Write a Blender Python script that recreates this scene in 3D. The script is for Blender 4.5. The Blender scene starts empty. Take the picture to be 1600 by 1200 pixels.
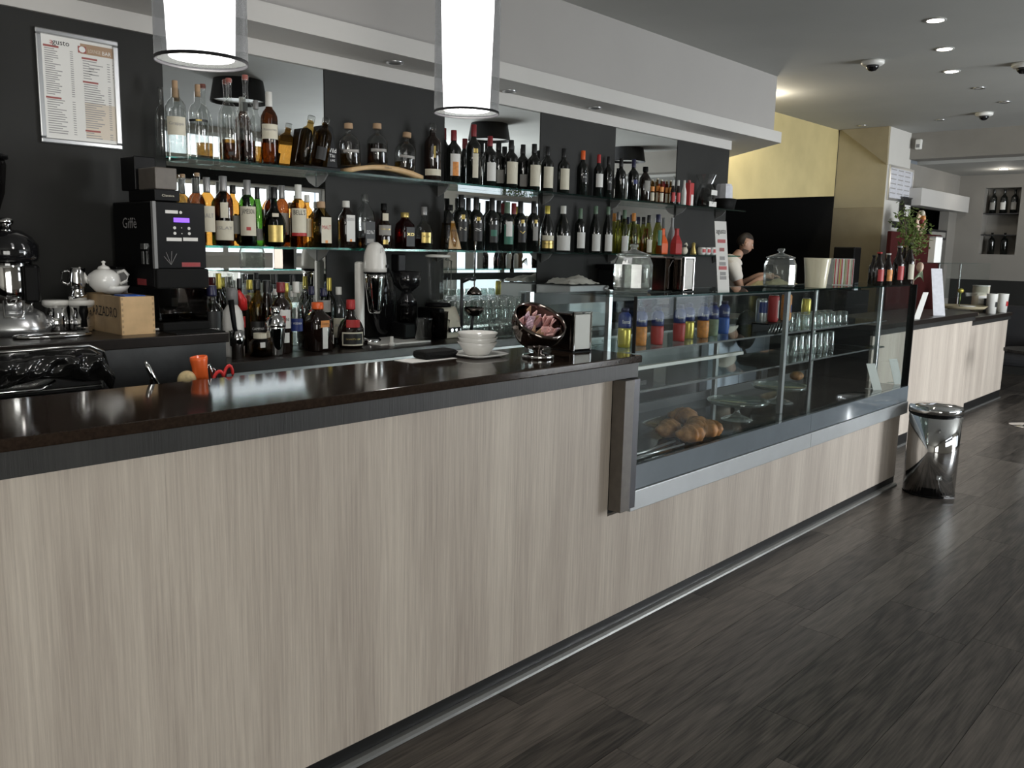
import bpy, math, random
from mathutils import Vector, Matrix
random.seed(7)
SC = bpy.context.scene
COL = SC.collection
PI = math.pi

# ------------------------------------------------------------------ camera
CAM_H, F_PX = 1.55, 1339.0
YAW, PITCH, ROLL = (math.radians(a) for a in (47.2956, 8.9401, 1.2574))
_cy, _sy, _cp, _sp = math.cos(YAW), math.sin(YAW), math.cos(PITCH), math.sin(PITCH)
FWD = Vector((_sy*_cp, _cy*_cp, -_sp))
_r0 = Vector((_cy, -_sy, 0)); _u0 = _r0.cross(FWD)
RIGHT = _r0*math.cos(ROLL) + _u0*math.sin(ROLL)
UP = -_r0*math.sin(ROLL) + _u0*math.cos(ROLL)
CAM = Vector((0, 0, CAM_H))
cd = bpy.data.cameras.new('camera'); cam = bpy.data.objects.new('camera', cd); COL.objects.link(cam)
cd.sensor_width = 36; cd.lens = F_PX/1600*36; cd.clip_start = 0.05; cd.clip_end = 100
m = Matrix((RIGHT, UP, -FWD)).transposed().to_4x4(); m.translation = CAM
cam.matrix_world = m
SC.camera = cam

# ------------------------------------------------------------------ light and exposure
SC.view_settings.view_transform = 'Standard'; SC.view_settings.look = 'None'
SC.view_settings.gamma = 1; SC.view_settings.use_curve_mapping = False
SC.view_settings.exposure = 0.0
SC.cycles.transparent_max_bounces = 64      # many glass layers stand behind one another
w = bpy.data.worlds.new('world'); SC.world = w; w.use_nodes = True
w.node_tree.nodes['Background'].inputs[0].default_value = (0.75, 0.86, 1.0, 1)
w.node_tree.nodes['Background'].inputs[1].default_value = 1.0
ROOM_H = 3.05; FRONT_Y = -3.2
# window openings of the street wall: (x0, x1, z0, z1)
WINDOWS = [(-2.9, 0.2, 0.4, 2.45), (4.4, 7.5, 1.38, 2.35), (7.75, 9.7, 0.04, 2.5), (10.2, 12.6, 0.5, 2.45), (4.4, 7.5, 2.62, 2.98)]
WIN_POWER = [140, 34, 440, 14, 7]
def area_light(name, loc, rot, sx, sy, power, col):
    l = bpy.data.lights.new(name, 'AREA'); l.shape = 'RECTANGLE'; l.size = sx; l.size_y = sy
    l.energy = power; l.color = col
    o = bpy.data.objects.new(name, l); COL.objects.link(o); o.location = loc; o.rotation_euler = rot
    return o
for (x0, x1, z0, z1), pw in zip(WINDOWS, WIN_POWER):
    area_light('window_daylight', ((x0+x1)/2, FRONT_Y-0.22, (z0+z1)/2), (PI/2, 0, 0), x1-x0, z1-z0, pw,
               (1.0, 0.955, 0.87) if x0 < 3 else (0.96, 0.98, 1.0))

# ------------------------------------------------------------------ pixel -> point on a real plane of the room
def ray(px, py): return RIGHT*((px-800)/F_PX) + UP*((600-py)/F_PX) + FWD
def on_y(px, py, Y):
    d = ray(px, py); return CAM + d*((Y-CAM.y)/d.y)
def on_z(px, py, Z):
    d = ray(px, py); return CAM + d*((Z-CAM.z)/d.z)
def on_x(px, py, X):
    d = ray(px, py); return CAM + d*((X-CAM.x)/d.x)
def px_size(p): return (Vector(p)-CAM).dot(FWD)/F_PX      # metres per pixel at p

# ------------------------------------------------------------------ materials
MATS = {}
def _nt(name):
    m = bpy.data.materials.new(name); m.use_nodes = True; nt = m.node_tree
    return m, nt, nt.nodes, nt.links, nt.nodes['Principled BSDF']
def mat(name, col, rough=0.5, metal=0.0, coat=0.0, var=0.06, scale=8.0, bump=0.0, emit=None, es=0.0, spec=0.5, aniso=0.0):
    """procedural principled material: base colour broken up by noise"""
    m, nt, N, L, b = _nt(name)
    tc = N.new('ShaderNodeTexCoord'); ns = N.new('ShaderNodeTexNoise'); ns.inputs['Scale'].default_value = scale
    ns.inputs['Detail'].default_value = 4
    L.new(tc.outputs['Object'], ns.inputs['Vector'])
    cr = N.new('ShaderNodeValToRGB')
    cr.color_ramp.elements[0].position = 0.3; cr.color_ramp.elements[1].position = 0.7
    cr.color_ramp.elements[0].color = tuple(max(0, c*(1-var)) for c in col)+(1,)
    cr.color_ramp.elements[1].color = tuple(min(1, c*(1+var)) for c in col)+(1,)
    L.new(ns.outputs['Fac'], cr.inputs['Fac']); L.new(cr.outputs['Color'], b.inputs['Base Color'])
    b.inputs['Roughness'].default_value = rough; b.inputs['Metallic'].default_value = metal
    b.inputs['Coat Weight'].default_value = coat; b.inputs['Specular IOR Level'].default_value = spec
    b.inputs['Coat Roughness'].default_value = 0.05
    if aniso: b.inputs['Anisotropic'].default_value = aniso
    if bump:
        bp = N.new('ShaderNodeBump'); bp.inputs['Strength'].default_value = bump; bp.inputs['Distance'].default_value = 0.01
        L.new(ns.outputs['Fac'], bp.inputs['Height']); L.new(bp.outputs['Normal'], b.inputs['Normal'])
    if emit:
        b.inputs['Emission Color'].default_value = tuple(emit)+(1,); b.inputs['Emission Strength'].default_value = es
    MATS[name] = m; return m
def glass(name, tint=(1, 1, 1), rough=0.0, ior=1.45, boost=1.0, milk=0.0):
    """thin glass: tinted straight-through light plus fresnel reflection"""
    m, nt, N, L, b = _nt(name); N.remove(b)
    tr = N.new('ShaderNodeBsdfTransparent'); tr.inputs[0].default_value = tuple(tint)+(1,)
    gl = N.new('ShaderNodeBsdfGlossy'); gl.inputs['Roughness'].default_value = rough
    fr = N.new('ShaderNodeFresnel')
    ge = N.new('ShaderNodeNewGeometry'); im = N.new('ShaderNodeMath'); im.operation = 'MULTIPLY_ADD'   # same reflectance from both sides
    im.inputs[1].default_value = 1/ior-ior; im.inputs[2].default_value = ior
    L.new(ge.outputs['Backfacing'], im.inputs[0]); L.new(im.outputs[0], fr.inputs[0])
    mu = N.new('ShaderNodeMath'); mu.operation = 'MULTIPLY'; mu.inputs[1].default_value = boost; mu.use_clamp = True
    mx = N.new('ShaderNodeMixShader'); L.new(fr.outputs[0], mu.inputs[0]); L.new(mu.outputs[0], mx.inputs[0])
    L.new(tr.outputs[0], mx.inputs[1]); L.new(gl.outputs[0], mx.inputs[2])
    out = mx.outputs[0]
    if milk:      # pressed glass scatters a little light
        df = N.new('ShaderNodeBsdfDiffuse'); df.inputs[0].default_value = (.8, .84, .82, 1); m2 = N.new('ShaderNodeMixShader'); m2.inputs[0].default_value = milk
        L.new(out, m2.inputs[1]); L.new(df.outputs[0], m2.inputs[2]); out = m2.outputs[0]
    L.new(out, N['Material Output'].inputs['Surface'])
    MATS[name] = m; return m
def grain(name, c0, c1, rough=0.45, sx=220.0, sz=5.0, big=2.5, bump=0.15, spec=0.5, axis='Z', obj_rand=0.0, coat=0.0, mid=0.5):
    """wood-like laminate: fine streaks along one axis plus broad tone bands"""
    m, nt, N, L, b = _nt(name)
    tc = N.new('ShaderNodeTexCoord')
    mp = N.new('ShaderNodeMapping'); L.new(tc.outputs['Object'], mp.inputs['Vector'])
    mp2 = N.new('ShaderNodeMapping'); L.new(tc.outputs['Object'], mp2.inputs['Vector'])
    if axis == 'Z': mp.inputs['Scale'].default_value = (sx, sx, sz); mp2.inputs['Scale'].default_value = (big, big, big*0.06)
    else: mp.inputs['Scale'].default_value = (sz, sx, sx); mp2.inputs['Scale'].default_value = (big*0.12, big, big)
    n1 = N.new('ShaderNodeTexNoise'); n1.inputs['Scale'].default_value = 1; n1.inputs['Detail'].default_value = 6; n1.inputs['Roughness'].default_value = 0.65
    n2 = N.new('ShaderNodeTexNoise'); n2.inputs['Scale'].default_value = 2.2; n2.inputs['Detail'].default_value = 3
    L.new(mp.outputs[0], n1.inputs['Vector']); L.new(mp2.outputs[0], n2.inputs['Vector'])
    mx = N.new('ShaderNodeMath'); mx.operation = 'MULTIPLY_ADD'; mx.inputs[1].default_value = 0.55
    L.new(n1.outputs['Fac'], mx.inputs[0])
    m2 = N.new('ShaderNodeMath'); m2.operation = 'MULTIPLY'; m2.inputs[1].default_value = 0.45
    L.new(n2.outputs['Fac'], m2.inputs[0]); L.new(m2.outputs[0], mx.inputs[2])
    src = mx.outputs[0]
    if obj_rand:
        oi = N.new('ShaderNodeObjectInfo'); a = N.new('ShaderNodeMath'); a.operation = 'MULTIPLY_ADD'; a.inputs[1].default_value = obj_rand
        L.new(oi.outputs['Random'], a.inputs[0]); L.new(src, a.inputs[2])
        s = N.new('ShaderNodeMath'); s.operation = 'SUBTRACT'; s.inputs[1].default_value = obj_rand/2; L.new(a.outputs[0], s.inputs[0]); src = s.outputs[0]
    cr = N.new('ShaderNodeValToRGB'); cr.color_ramp.elements[0].position = mid-0.18; cr.color_ramp.elements[1].position = mid+0.18
    cr.color_ramp.elements[0].color = tuple(c0)+(1,); cr.color_ramp.elements[1].color = tuple(c1)+(1,)
    L.new(src, cr.inputs['Fac']); L.new(cr.outputs['Color'], b.inputs['Base Color'])
    b.inputs['Roughness'].default_value = rough; b.inputs['Specular IOR Level'].default_value = spec; b.inputs['Coat Weight'].default_value = coat
    if bump:
        bp = N.new('ShaderNodeBump'); bp.inputs['Strength'].default_value = bump; bp.inputs['Distance'].default_value = 0.004
        L.new(n1.outputs['Fac'], bp.inputs['Height']); L.new(bp.outputs['Normal'], b.inputs['Normal'])
    MATS[name] = m; return m
def plank_wood(name):
    """dark laminate plank: wavy cathedral figure along the length, shifted per plank"""
    m, nt, N, L, b = _nt(name)
    tc = N.new('ShaderNodeTexCoord'); oi = N.new('ShaderNodeObjectInfo')
    ad = N.new('ShaderNodeVectorMath'); ad.operation = 'ADD'
    sc = N.new('ShaderNodeVectorMath'); sc.operation = 'SCALE'; sc.inputs['Scale'].default_value = 37.0
    cb = N.new('ShaderNodeCombineXYZ'); L.new(oi.outputs['Random'], cb.inputs[0]); L.new(oi.outputs['Random'], cb.inputs[1])
    L.new(cb.outputs[0], sc.inputs[0]); L.new(tc.outputs['Object'], ad.inputs[0]); L.new(sc.outputs[0], ad.inputs[1])
    mp = N.new('ShaderNodeMapping'); mp.inputs['Scale'].default_value = (0.7, 5.0, 1); L.new(ad.outputs[0], mp.inputs['Vector'])
    n1 = N.new('ShaderNodeTexNoise'); n1.inputs['Scale'].default_value = 1.6; n1.inputs['Detail'].default_value = 2; L.new(mp.outputs[0], n1.inputs['Vector'])
    si = N.new('ShaderNodeMath'); si.operation = 'MULTIPLY'; si.inputs[1].default_value = 34.0; L.new(n1.outputs['Fac'], si.inputs[0])
    sn = N.new('ShaderNodeMath'); sn.operation = 'SINE'; L.new(si.outputs[0], sn.inputs[0])
    mp2 = N.new('ShaderNodeMapping'); mp2.inputs['Scale'].default_value = (6, 130, 1); L.new(ad.outputs[0], mp2.inputs['Vector'])
    n2 = N.new('ShaderNodeTexNoise'); n2.inputs['Scale'].default_value = 1.0; n2.inputs['Detail'].default_value = 5; L.new(mp2.outputs[0], n2.inputs['Vector'])
    a1 = N.new('ShaderNodeMath'); a1.operation = 'MULTIPLY_ADD'; a1.inputs[1].default_value = 0.10; L.new(sn.outputs[0], a1.inputs[0]); L.new(n2.outputs['Fac'], a1.inputs[2])
    a2 = N.new('ShaderNodeMath'); a2.operation = 'MULTIPLY_ADD'; a2.inputs[1].default_value = 0.34; L.new(oi.outputs['Random'], a2.inputs[0]); L.new(a1.outputs[0], a2.inputs[2])
    cr = N.new('ShaderNodeValToRGB'); cr.color_ramp.elements[0].position = 0.32; cr.color_ramp.elements[1].position = 1.0
    cr.color_ramp.elements[0].color = (0.014, 0.0125, 0.0115, 1); cr.color_ramp.elements[1].color = (0.165, 0.143, 0.124, 1)
    L.new(a2.outputs[0], cr.inputs['Fac']); L.new(cr.outputs['Color'], b.inputs['Base Color'])
    b.inputs['Roughness'].default_value = 0.33; b.inputs['Specular IOR Level'].default_value = 0.45
    bp = N.new('ShaderNodeBump'); bp.inputs['Strength'].default_value = 0.05; bp.inputs['Distance'].default_value = 0.003
    L.new(n2.outputs['Fac'], bp.inputs['Height']); L.new(bp.outputs['Normal'], b.inputs['Normal'])
    MATS[name] = m; return m

mat('dark_wall', (0.023, 0.023, 0.0215), 0.6, var=0.15, scale=3, spec=0.25)
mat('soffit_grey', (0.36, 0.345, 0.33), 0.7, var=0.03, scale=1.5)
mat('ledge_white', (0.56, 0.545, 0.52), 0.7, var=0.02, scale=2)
mat('ceiling_paint', (0.40, 0.40, 0.38), 0.8, var=0.05, scale=1.2)
mat('yellow_plaster', (0.56, 0.465, 0.23), 0.8, var=0.12, scale=2.0, bump=0.05)
mat('beige_plaster', (0.48, 0.42, 0.28), 0.8, var=0.10, scale=2.5, bump=0.05)
mat('wainscot', (0.34, 0.29, 0.19), 0.7, var=0.12, scale=3, bump=0.05)
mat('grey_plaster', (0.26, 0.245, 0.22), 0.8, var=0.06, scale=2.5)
mat('room_white', (0.62, 0.60, 0.56), 0.8, var=0.03, scale=2)
mat('unlit_black', (0.006, 0.006, 0.006), 0.9)  # darkness of the unlit rooms behind the openings, put into the wall colour
mat('black_plastic', (0.004, 0.004, 0.0045), 0.42, spec=0.15)
mat('black_gloss', (0.008, 0.008, 0.009), 0.08, coat=0.5)
mat('black_matte', (0.007, 0.007, 0.007), 0.75, spec=0.2)
mat('dark_metal', (0.05, 0.05, 0.055), 0.35, metal=0.6)
mat('grey_plastic', (0.22, 0.22, 0.22), 0.5)
mat('white_plastic', (0.80, 0.79, 0.75), 0.3, var=0.02)
mat('white_ceramic', (0.84, 0.83, 0.80), 0.15, coat=0.4, var=0.01)
mat('cream_ceramic', (0.82, 0.77, 0.58), 0.25, var=0.02)
mat('paper', (0.82, 0.81, 0.78), 0.8, var=0.02)
mat('paper_grey', (0.62, 0.62, 0.66), 0.8, var=0.08, scale=30)
mat('label_cream', (0.66, 0.62, 0.50), 0.6, var=0.05, scale=20)
mat('label_white', (0.72, 0.71, 0.68), 0.6, var=0.03, scale=20)
mat('label_grey', (0.30, 0.29, 0.27), 0.6, var=0.1, scale=20)
mat('label_black', (0.012, 0.012, 0.012), 0.5)
mat('label_gold', (0.55, 0.42, 0.14), 0.35, metal=0.6, var=0.15, scale=30)
mat('label_green', (0.03, 0.16, 0.11), 0.5)
mat('label_red', (0.45, 0.03, 0.03), 0.5)
mat('label_orange', (0.72, 0.28, 0.06), 0.5, var=0.25, scale=40)
mat('label_blue', (0.015, 0.03, 0.16), 0.45, var=0.15, scale=30)
mat('ink_black', (0.015, 0.015, 0.015), 0.6)
mat('ink_grey', (0.35, 0.34, 0.34), 0.7)
mat('ink_white', (0.85, 0.85, 0.83), 0.5)
mat('ink_red', (0.45, 0.06, 0.07), 0.6)
mat('menu_red', (0.36, 0.10, 0.09), 0.6)
mat('menu_tan', (0.42, 0.28, 0.18), 0.6)
mat('menu_beige', (0.70, 0.62, 0.52), 0.6)
mat('menu_shade', (0.62, 0.62, 0.61), 0.6)
mat('aluminium', (0.62, 0.63, 0.64), 0.28, metal=0.9, var=0.03)
mat('band_light', (0.47, 0.49, 0.50), 0.35, metal=0.35, var=0.04)
mat('band_grey', (0.17, 0.20, 0.225), 0.12, coat=0.5, var=0.05)
mat('chrome', (0.72, 0.72, 0.72), 0.06, metal=1.0, var=0.01)
mat('steel', (0.50, 0.50, 0.49), 0.22, metal=1.0, var=0.04)
mat('brushed_steel', (0.30, 0.30, 0.30), 0.32, metal=1.0, var=0.06, scale=30, aniso=0.6)
mat('dark_chrome', (0.20, 0.17, 0.155), 0.10, metal=1.0, var=0.05)
mat('counter_top', (0.026, 0.017, 0.012), 0.09, coat=0.0, var=0.25, scale=120, spec=0.26)
mat('back_top', (0.014, 0.010, 0.008), 0.30, var=0.2, scale=60)
mat('post_brown', (0.115, 0.100, 0.085), 0.45, var=0.12, scale=30)
mat('kick', (0.012, 0.012, 0.012), 0.35)
mat('trim_metal', (0.34, 0.34, 0.33), 0.35, metal=0.8)
mat('mirror', (0.80, 0.82, 0.81), 0.004, metal=1.0, var=0.0)
mat('shade_black', (0.010, 0.010, 0.012), 0.5)
mat('lamp_white', (0.9, 0.9, 0.9), 0.5, emit=(1, 0.98, 0.95), es=7.0)
mat('spot_glow', (1, 1, 1), 0.5, emit=(1.0, 0.93, 0.82), es=25.0)
mat('screen_violet', (0.1, 0.03, 0.4), 0.3, emit=(0.28, 0.10, 0.95), es=1.2)
mat('red_plastic', (0.62, 0.03, 0.03), 0.3)
mat('orange_plastic', (0.85, 0.14, 0.03), 0.3, var=0.02)
mat('dull_red', (0.30, 0.04, 0.045), 0.5)
mat('dark_red_box', (0.05, 0.005, 0.005), 0.7, spec=0.2)
mat('cork', (0.45, 0.30, 0.18), 0.8)
mat('cork_red', (0.50, 0.16, 0.13), 0.6)
mat('pine', (0.62, 0.42, 0.22), 0.55, var=0.12, scale=14)
mat('pine_dark', (0.42, 0.29, 0.16), 0.6, var=0.15, scale=14)
mat('blue_card', (0.02, 0.10, 0.42), 0.5)
mat('gold_foil', (0.60, 0.50, 0.10), 0.3, metal=0.5)
mat('brown_glass', (0.011, 0.0055, 0.004), 0.06, coat=0.6, var=0.1)
mat('wine_glass_dark', (0.006, 0.007, 0.006), 0.06, coat=0.6, var=0.1)
mat('capsule_black', (0.010, 0.010, 0.011), 0.35)
mat('capsule_red', (0.22, 0.025, 0.03), 0.35)
mat('capsule_grey', (0.30, 0.30, 0.30), 0.35, metal=0.4)
mat('capsule_green', (0.12, 0.19, 0.13), 0.4)
mat('capsule_white', (0.70, 0.70, 0.66), 0.4)
mat('capsule_navy', (0.02, 0.02, 0.06), 0.35)
mat('croissant', (0.36, 0.175, 0.065), 0.6, var=0.6, scale=26, bump=0.3)
mat('cloth_white', (0.66, 0.64, 0.58), 0.9, var=0.05)
mat('cloth_yellow', (0.38, 0.34, 0.19), 0.9, var=0.2, scale=10)
mat('bag_black', (0.010, 0.010, 0.010), 0.16, coat=0.3)
mat('leaf', (0.19, 0.27, 0.07), 0.6, var=0.4, scale=20)
mat('leaf_pale', (0.22, 0.28, 0.18), 0.6, var=0.3, scale=20)
mat('vase_brown', (0.17, 0.115, 0.075), 0.7, var=0.35, scale=25, bump=0.3)
mat('skin', (0.40, 0.235, 0.165), 0.55, var=0.06)
mat('hair', (0.018, 0.013, 0.010), 0.6)
mat('beard', (0.085, 0.052, 0.038), 0.7)
mat('shirt', (0.72, 0.69, 0.64), 0.85, var=0.04)
mat('trousers', (0.03, 0.03, 0.035), 0.8)
mat('packet_pink', (0.72, 0.42, 0.40), 0.6, var=0.3, scale=60)
mat('packet_brown', (0.34, 0.20, 0.11), 0.6, var=0.3, scale=60)
mat('packet_mauve', (0.55, 0.38, 0.45), 0.6, var=0.3, scale=60)
mat('brush_hair', (0.50, 0.40, 0.22), 0.9, var=0.3, scale=60)
mat('egg_paint', (0.75, 0.55, 0.42), 0.4, var=0.3, scale=15)
mat('fridge_seal', (0.05, 0.055, 0.055), 0.5)
mat('deck_dark', (0.015, 0.016, 0.015), 0.12, coat=0.4)
mat('fridge_pale', (0.55, 0.62, 0.72), 0.35, var=0.03)
mat('sofa', (0.02, 0.02, 0.022), 0.7)
glass('pane', (0.95, 0.975, 0.97), boost=0.9)
glass('pane_edge', (0.35, 0.62, 0.58), rough=0.1)
glass('shelf_glass', (0.88, 0.95, 0.935), ior=1.5)
glass('clear_glass', (0.90, 0.91, 0.90), ior=1.5, boost=1.6)
glass('smoke_shade', (0.48, 0.48, 0.50), rough=0.25, ior=1.25, boost=0.5, milk=0.045)
glass('pressed_glass', (0.84, 0.88, 0.86), rough=0.06, ior=1.5, boost=3.0, milk=0.07)
glass('white_spirit', (0.93, 0.94, 0.94), ior=1.33)
glass('amber_liquid', (0.50, 0.34, 0.14), ior=1.33)
glass('amber_dark', (0.30, 0.15, 0.07), ior=1.4, boost=1.5)
glass('amber_pale', (0.66, 0.52, 0.26), ior=1.35)
glass('red_liquid', (0.38, 0.03, 0.02), ior=1.4, boost=1.5)
glass('green_glass', (0.14, 0.26, 0.07), ior=1.5, boost=1.5)
glass('olive_glass', (0.55, 0.56, 0.24), ior=1.5, boost=1.5)
glass('dark_green_glass', (0.05, 0.12, 0.03), ior=1.5, boost=1.5)
glass('smoked_plastic', (0.45, 0.44, 0.44), ior=1.5, boost=0.35)
glass('window_glass', (0.97, 0.98, 0.98))
grain('panel_wood', (0.38, 0.32, 0.275), (0.68, 0.605, 0.52), rough=0.5, sx=170, sz=4.0, big=3.2, bump=0.25)
grain('fascia_wood', (0.013, 0.013, 0.0125), (0.036, 0.035, 0.033), rough=0.45, sx=170, sz=4.0, big=2.5, bump=0.3)
plank_wood('plank_wood')
def M(n): return MATS[n]

# ------------------------------------------------------------------ mesh helpers
class MB:
    def __init__(s): s.v = []; s.f = []; s.sm = []
    def add(s, vs, fs, smooth=False, mx=None):
        o = len(s.v)
        s.v += [tuple((mx @ Vector(v)) if mx else v) for v in vs]
        s.f += [tuple(i+o for i in f) for f in fs]; s.sm += [smooth]*len(fs); return s
    def box(s, x0, x1, y0, y1, z0, z1, mx=None):
        vs = [(x0, y0, z0), (x1, y0, z0), (x1, y1, z0), (x0, y1, z0), (x0, y0, z1), (x1, y0, z1), (x1, y1, z1), (x0, y1, z1)]
        return s.add(vs, [(3, 2, 1, 0), (4, 5, 6, 7), (0, 1, 5, 4), (1, 2, 6, 5), (2, 3, 7, 6), (3, 0, 4, 7)], False, mx)
    def cbox(s, c, d, mx=None):
        return s.box(c[0]-d[0]/2, c[0]+d[0]/2, c[1]-d[1]/2, c[1]+d[1]/2, c[2]-d[2]/2, c[2]+d[2]/2, mx)
    def lathe(s, prof, seg=20, mx=None, sq=0.0, smooth=True):
        vs = []; fs = []
        for r, z in prof:
            for k in range(seg):
                a = 2*PI*(k+0.5)/seg; ca, sa = math.cos(a), math.sin(a); rr = r
                if sq: rr = r*(1-sq) + sq*r*(abs(ca)**6+abs(sa)**6)**(-1/6)*0.92
                vs.append((rr*ca, rr*sa, z))
        n = len(prof)
        for i in range(n-1):
            for k in range(seg):
                k2 = (k+1) % seg; fs.append((i*seg+k, i*seg+k2, (i+1)*seg+k2, (i+1)*seg+k))
        if prof[0][0] > 1e-6: fs.append(tuple(range(seg-1, -1, -1)))
        if prof[-1][0] > 1e-6: fs.append(tuple((n-1)*seg+k for k in range(seg)))
        return s.add(vs, fs, smooth, mx)
    def open_lathe(s, prof, seg=24, mx=None, smooth=True):
        vs = []; fs = []
        for r, z in prof:
            for k in range(seg):
                a = 2*PI*k/seg; vs.append((r*math.cos(a), r*math.sin(a), z))
        for i in range(len(prof)-1):
            for k in range(seg):
                k2 = (k+1) % seg; fs.append((i*seg+k, i*seg+k2, (i+1)*seg+k2, (i+1)*seg+k))
        return s.add(vs, fs, smooth, mx)
    def cyl(s, r, z0, z1, seg=20, mx=None): return s.lathe([(0, z0), (r, z0), (r, z1), (0, z1)], seg, mx, smooth=False)
    def tube(s, pts, r, seg=8, mx=None, closed=False):
        pts = [Vector(p) for p in pts]; vs = []; fs = []; n = len(pts)
        rs = r if isinstance(r, (list, tuple)) else [r]*n
        up = Vector((0, 0, 1))
        for i, p in enumerate(pts):
            a = pts[(i-1) % n] if (closed or i > 0) else p; b = pts[(i+1) % n] if (closed or i < n-1) else p
            t = (b-a).normalized(); u = t.cross(up)
            if u.length < 1e-3: u = t.cross(Vector((1, 0, 0)))
            u.normalize(); v = t.cross(u)
            for k in range(seg):
                q = 2*PI*k/seg; vs.append(tuple(p+u*(rs[i]*math.cos(q))+v*(rs[i]*math.sin(q))))
        for i in range(n if closed else n-1):
            j = (i+1) % n
            for k in range(seg):
                k2 = (k+1) % seg; fs.append((i*seg+k, i*seg+k2, j*seg+k2, j*seg+k))
        if not closed: fs += [tuple(range(seg-1, -1, -1)), tuple((n-1)*seg+k for k in range(seg))]
        return s.add(vs, fs, True, mx)
    def prism(s, poly, z0, z1, mx=None):
        n = len(poly); vs = [(x, y, z0) for x, y in poly]+[(x, y, z1) for x, y in poly]
        fs = [tuple(range(n-1, -1, -1)), tuple(range(n, 2*n))]+[(i, (i+1) % n, n+(i+1) % n, n+i) for i in range(n)]
        return s.add(vs, fs, False, mx)
    def ellipsoid(s, c, r, seg=16, rings=10, mx=None):
        base = Matrix.Translation(c) @ Matrix.Diagonal((r[0], r[1], r[2], 1)); mm = mx @ base if mx else base
        return s.lathe([(math.sin(PI*i/rings), -math.cos(PI*i/rings)) for i in range(rings+1)], seg, mm)
    def patch(s, r, z0, z1, a0, a1, seg=10):
        """piece of a cylinder wall, e.g. a bottle label"""
        vs = []; fs = []
        for k in range(seg+1):
            a = a0+(a1-a0)*k/seg; vs += [(r*math.cos(a), r*math.sin(a), z0), (r*math.cos(a), r*math.sin(a), z1)]
        for k in range(seg): fs.append((2*k, 2*k+2, 2*k+3, 2*k+1))
        return s.add(vs, fs, True)
    def mesh(s, name):
        me = bpy.data.meshes.new(name); me.from_pydata(s.v, [], s.f)
        me.polygons.foreach_set('use_smooth', s.sm); me.update(); return me
    def obj(s, name, m, parent=None, bev=0.0, loc=None, rotz=None):
        o = bpy.data.objects.new(name, s.mesh(name)); COL.objects.link(o)
        o.data.materials.append(M(m) if isinstance(m, str) else m)
        if parent: o.parent = parent
        if loc: o.location = loc
        if rotz is not None: o.rotation_euler = (0, 0, rotz)
        if bev:
            b = o.modifiers.new('bevel', 'BEVEL'); b.width = bev; b.segments = 2; b.limit_method = 'ANGLE'; b.angle_limit = 0.9
        return o
def tag(o, label, cat, group=None):
    o['label'] = label; o['category'] = cat
    if group: o['group'] = group
    return o
def thing(name, label, cat, loc=(0, 0, 0), rotz=0.0, group=None):
    o = bpy.data.objects.new(name, None); COL.objects.link(o); o.empty_display_size = 0.05
    o.location = loc; o.rotation_euler = (0, 0, rotz); return tag(o, label, cat, group)
def struct(o, kind='structure'): o['kind'] = kind; return o
def copy_tree(o, parent=None):
    c = o.copy(); COL.objects.link(c); c.parent = parent
    for ch in list(o.children): copy_tree(ch, c)
    return c
def RX(a): return Matrix.Rotation(a, 4, 'X')
def RY(a): return Matrix.Rotation(a, 4, 'Y')
def RZ(a): return Matrix.Rotation(a, 4, 'Z')
def TR(x, y, z): return Matrix.Translation((x, y, z))

_txt = {}
def text_geo(s):
    """flat text outline as mesh data, unit height, centred"""
    if s not in _txt:
        cu = bpy.data.curves.new('t', 'FONT'); cu.body = s; cu.size = 1.0; cu.resolution_u = 2; cu.align_x = 'CENTER'; cu.align_y = 'CENTER'
        o = bpy.data.objects.new('t', cu); COL.objects.link(o)
        dg = bpy.context.evaluated_depsgraph_get(); me = o.evaluated_get(dg).to_mesh()
        _txt[s] = ([tuple(v.co) for v in me.vertices], [tuple(p.vertices) for p in me.polygons])
        o.evaluated_get(dg).to_mesh_clear(); bpy.data.objects.remove(o); bpy.data.curves.remove(cu)
    return _txt[s]
def text_flat(mb, s, size, mx, width=None):
    """text lying in the local XZ plane facing -Y, placed by mx"""
    vs, fs = text_geo(s); k = size; kx = size
    if width:
        w_ = max(v[0] for v in vs)-min(v[0] for v in vs); kx = width/max(w_, 1e-6)
    mb.add([(v[0]*kx, 0, v[1]*k) for v in vs], fs, False, mx)
def text_round(mb, s, size, r, z, a_mid, width=None):
    vs, fs = text_geo(s); kx = size
    if width:
        w_ = max(v[0] for v in vs)-min(v[0] for v in vs); kx = width/max(w_, 1e-6)
    mb.add([(r*math.cos(a_mid+v[0]*kx/r), r*math.sin(a_mid+v[0]*kx/r), z+v[1]*size) for v in vs], fs)
# ================================================================== the setting
BACK = 3.80            # plane of the back wall
PANEL_Y = 1.95         # front of the bar counter
CT_Z = 1.147           # bar counter top
X_END = 6.78           # free end of the back wall
FAR_X = 13.3; DOOR_Y = 3.8; PIL_X = 10.5; YEL_Y = 4.4

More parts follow.
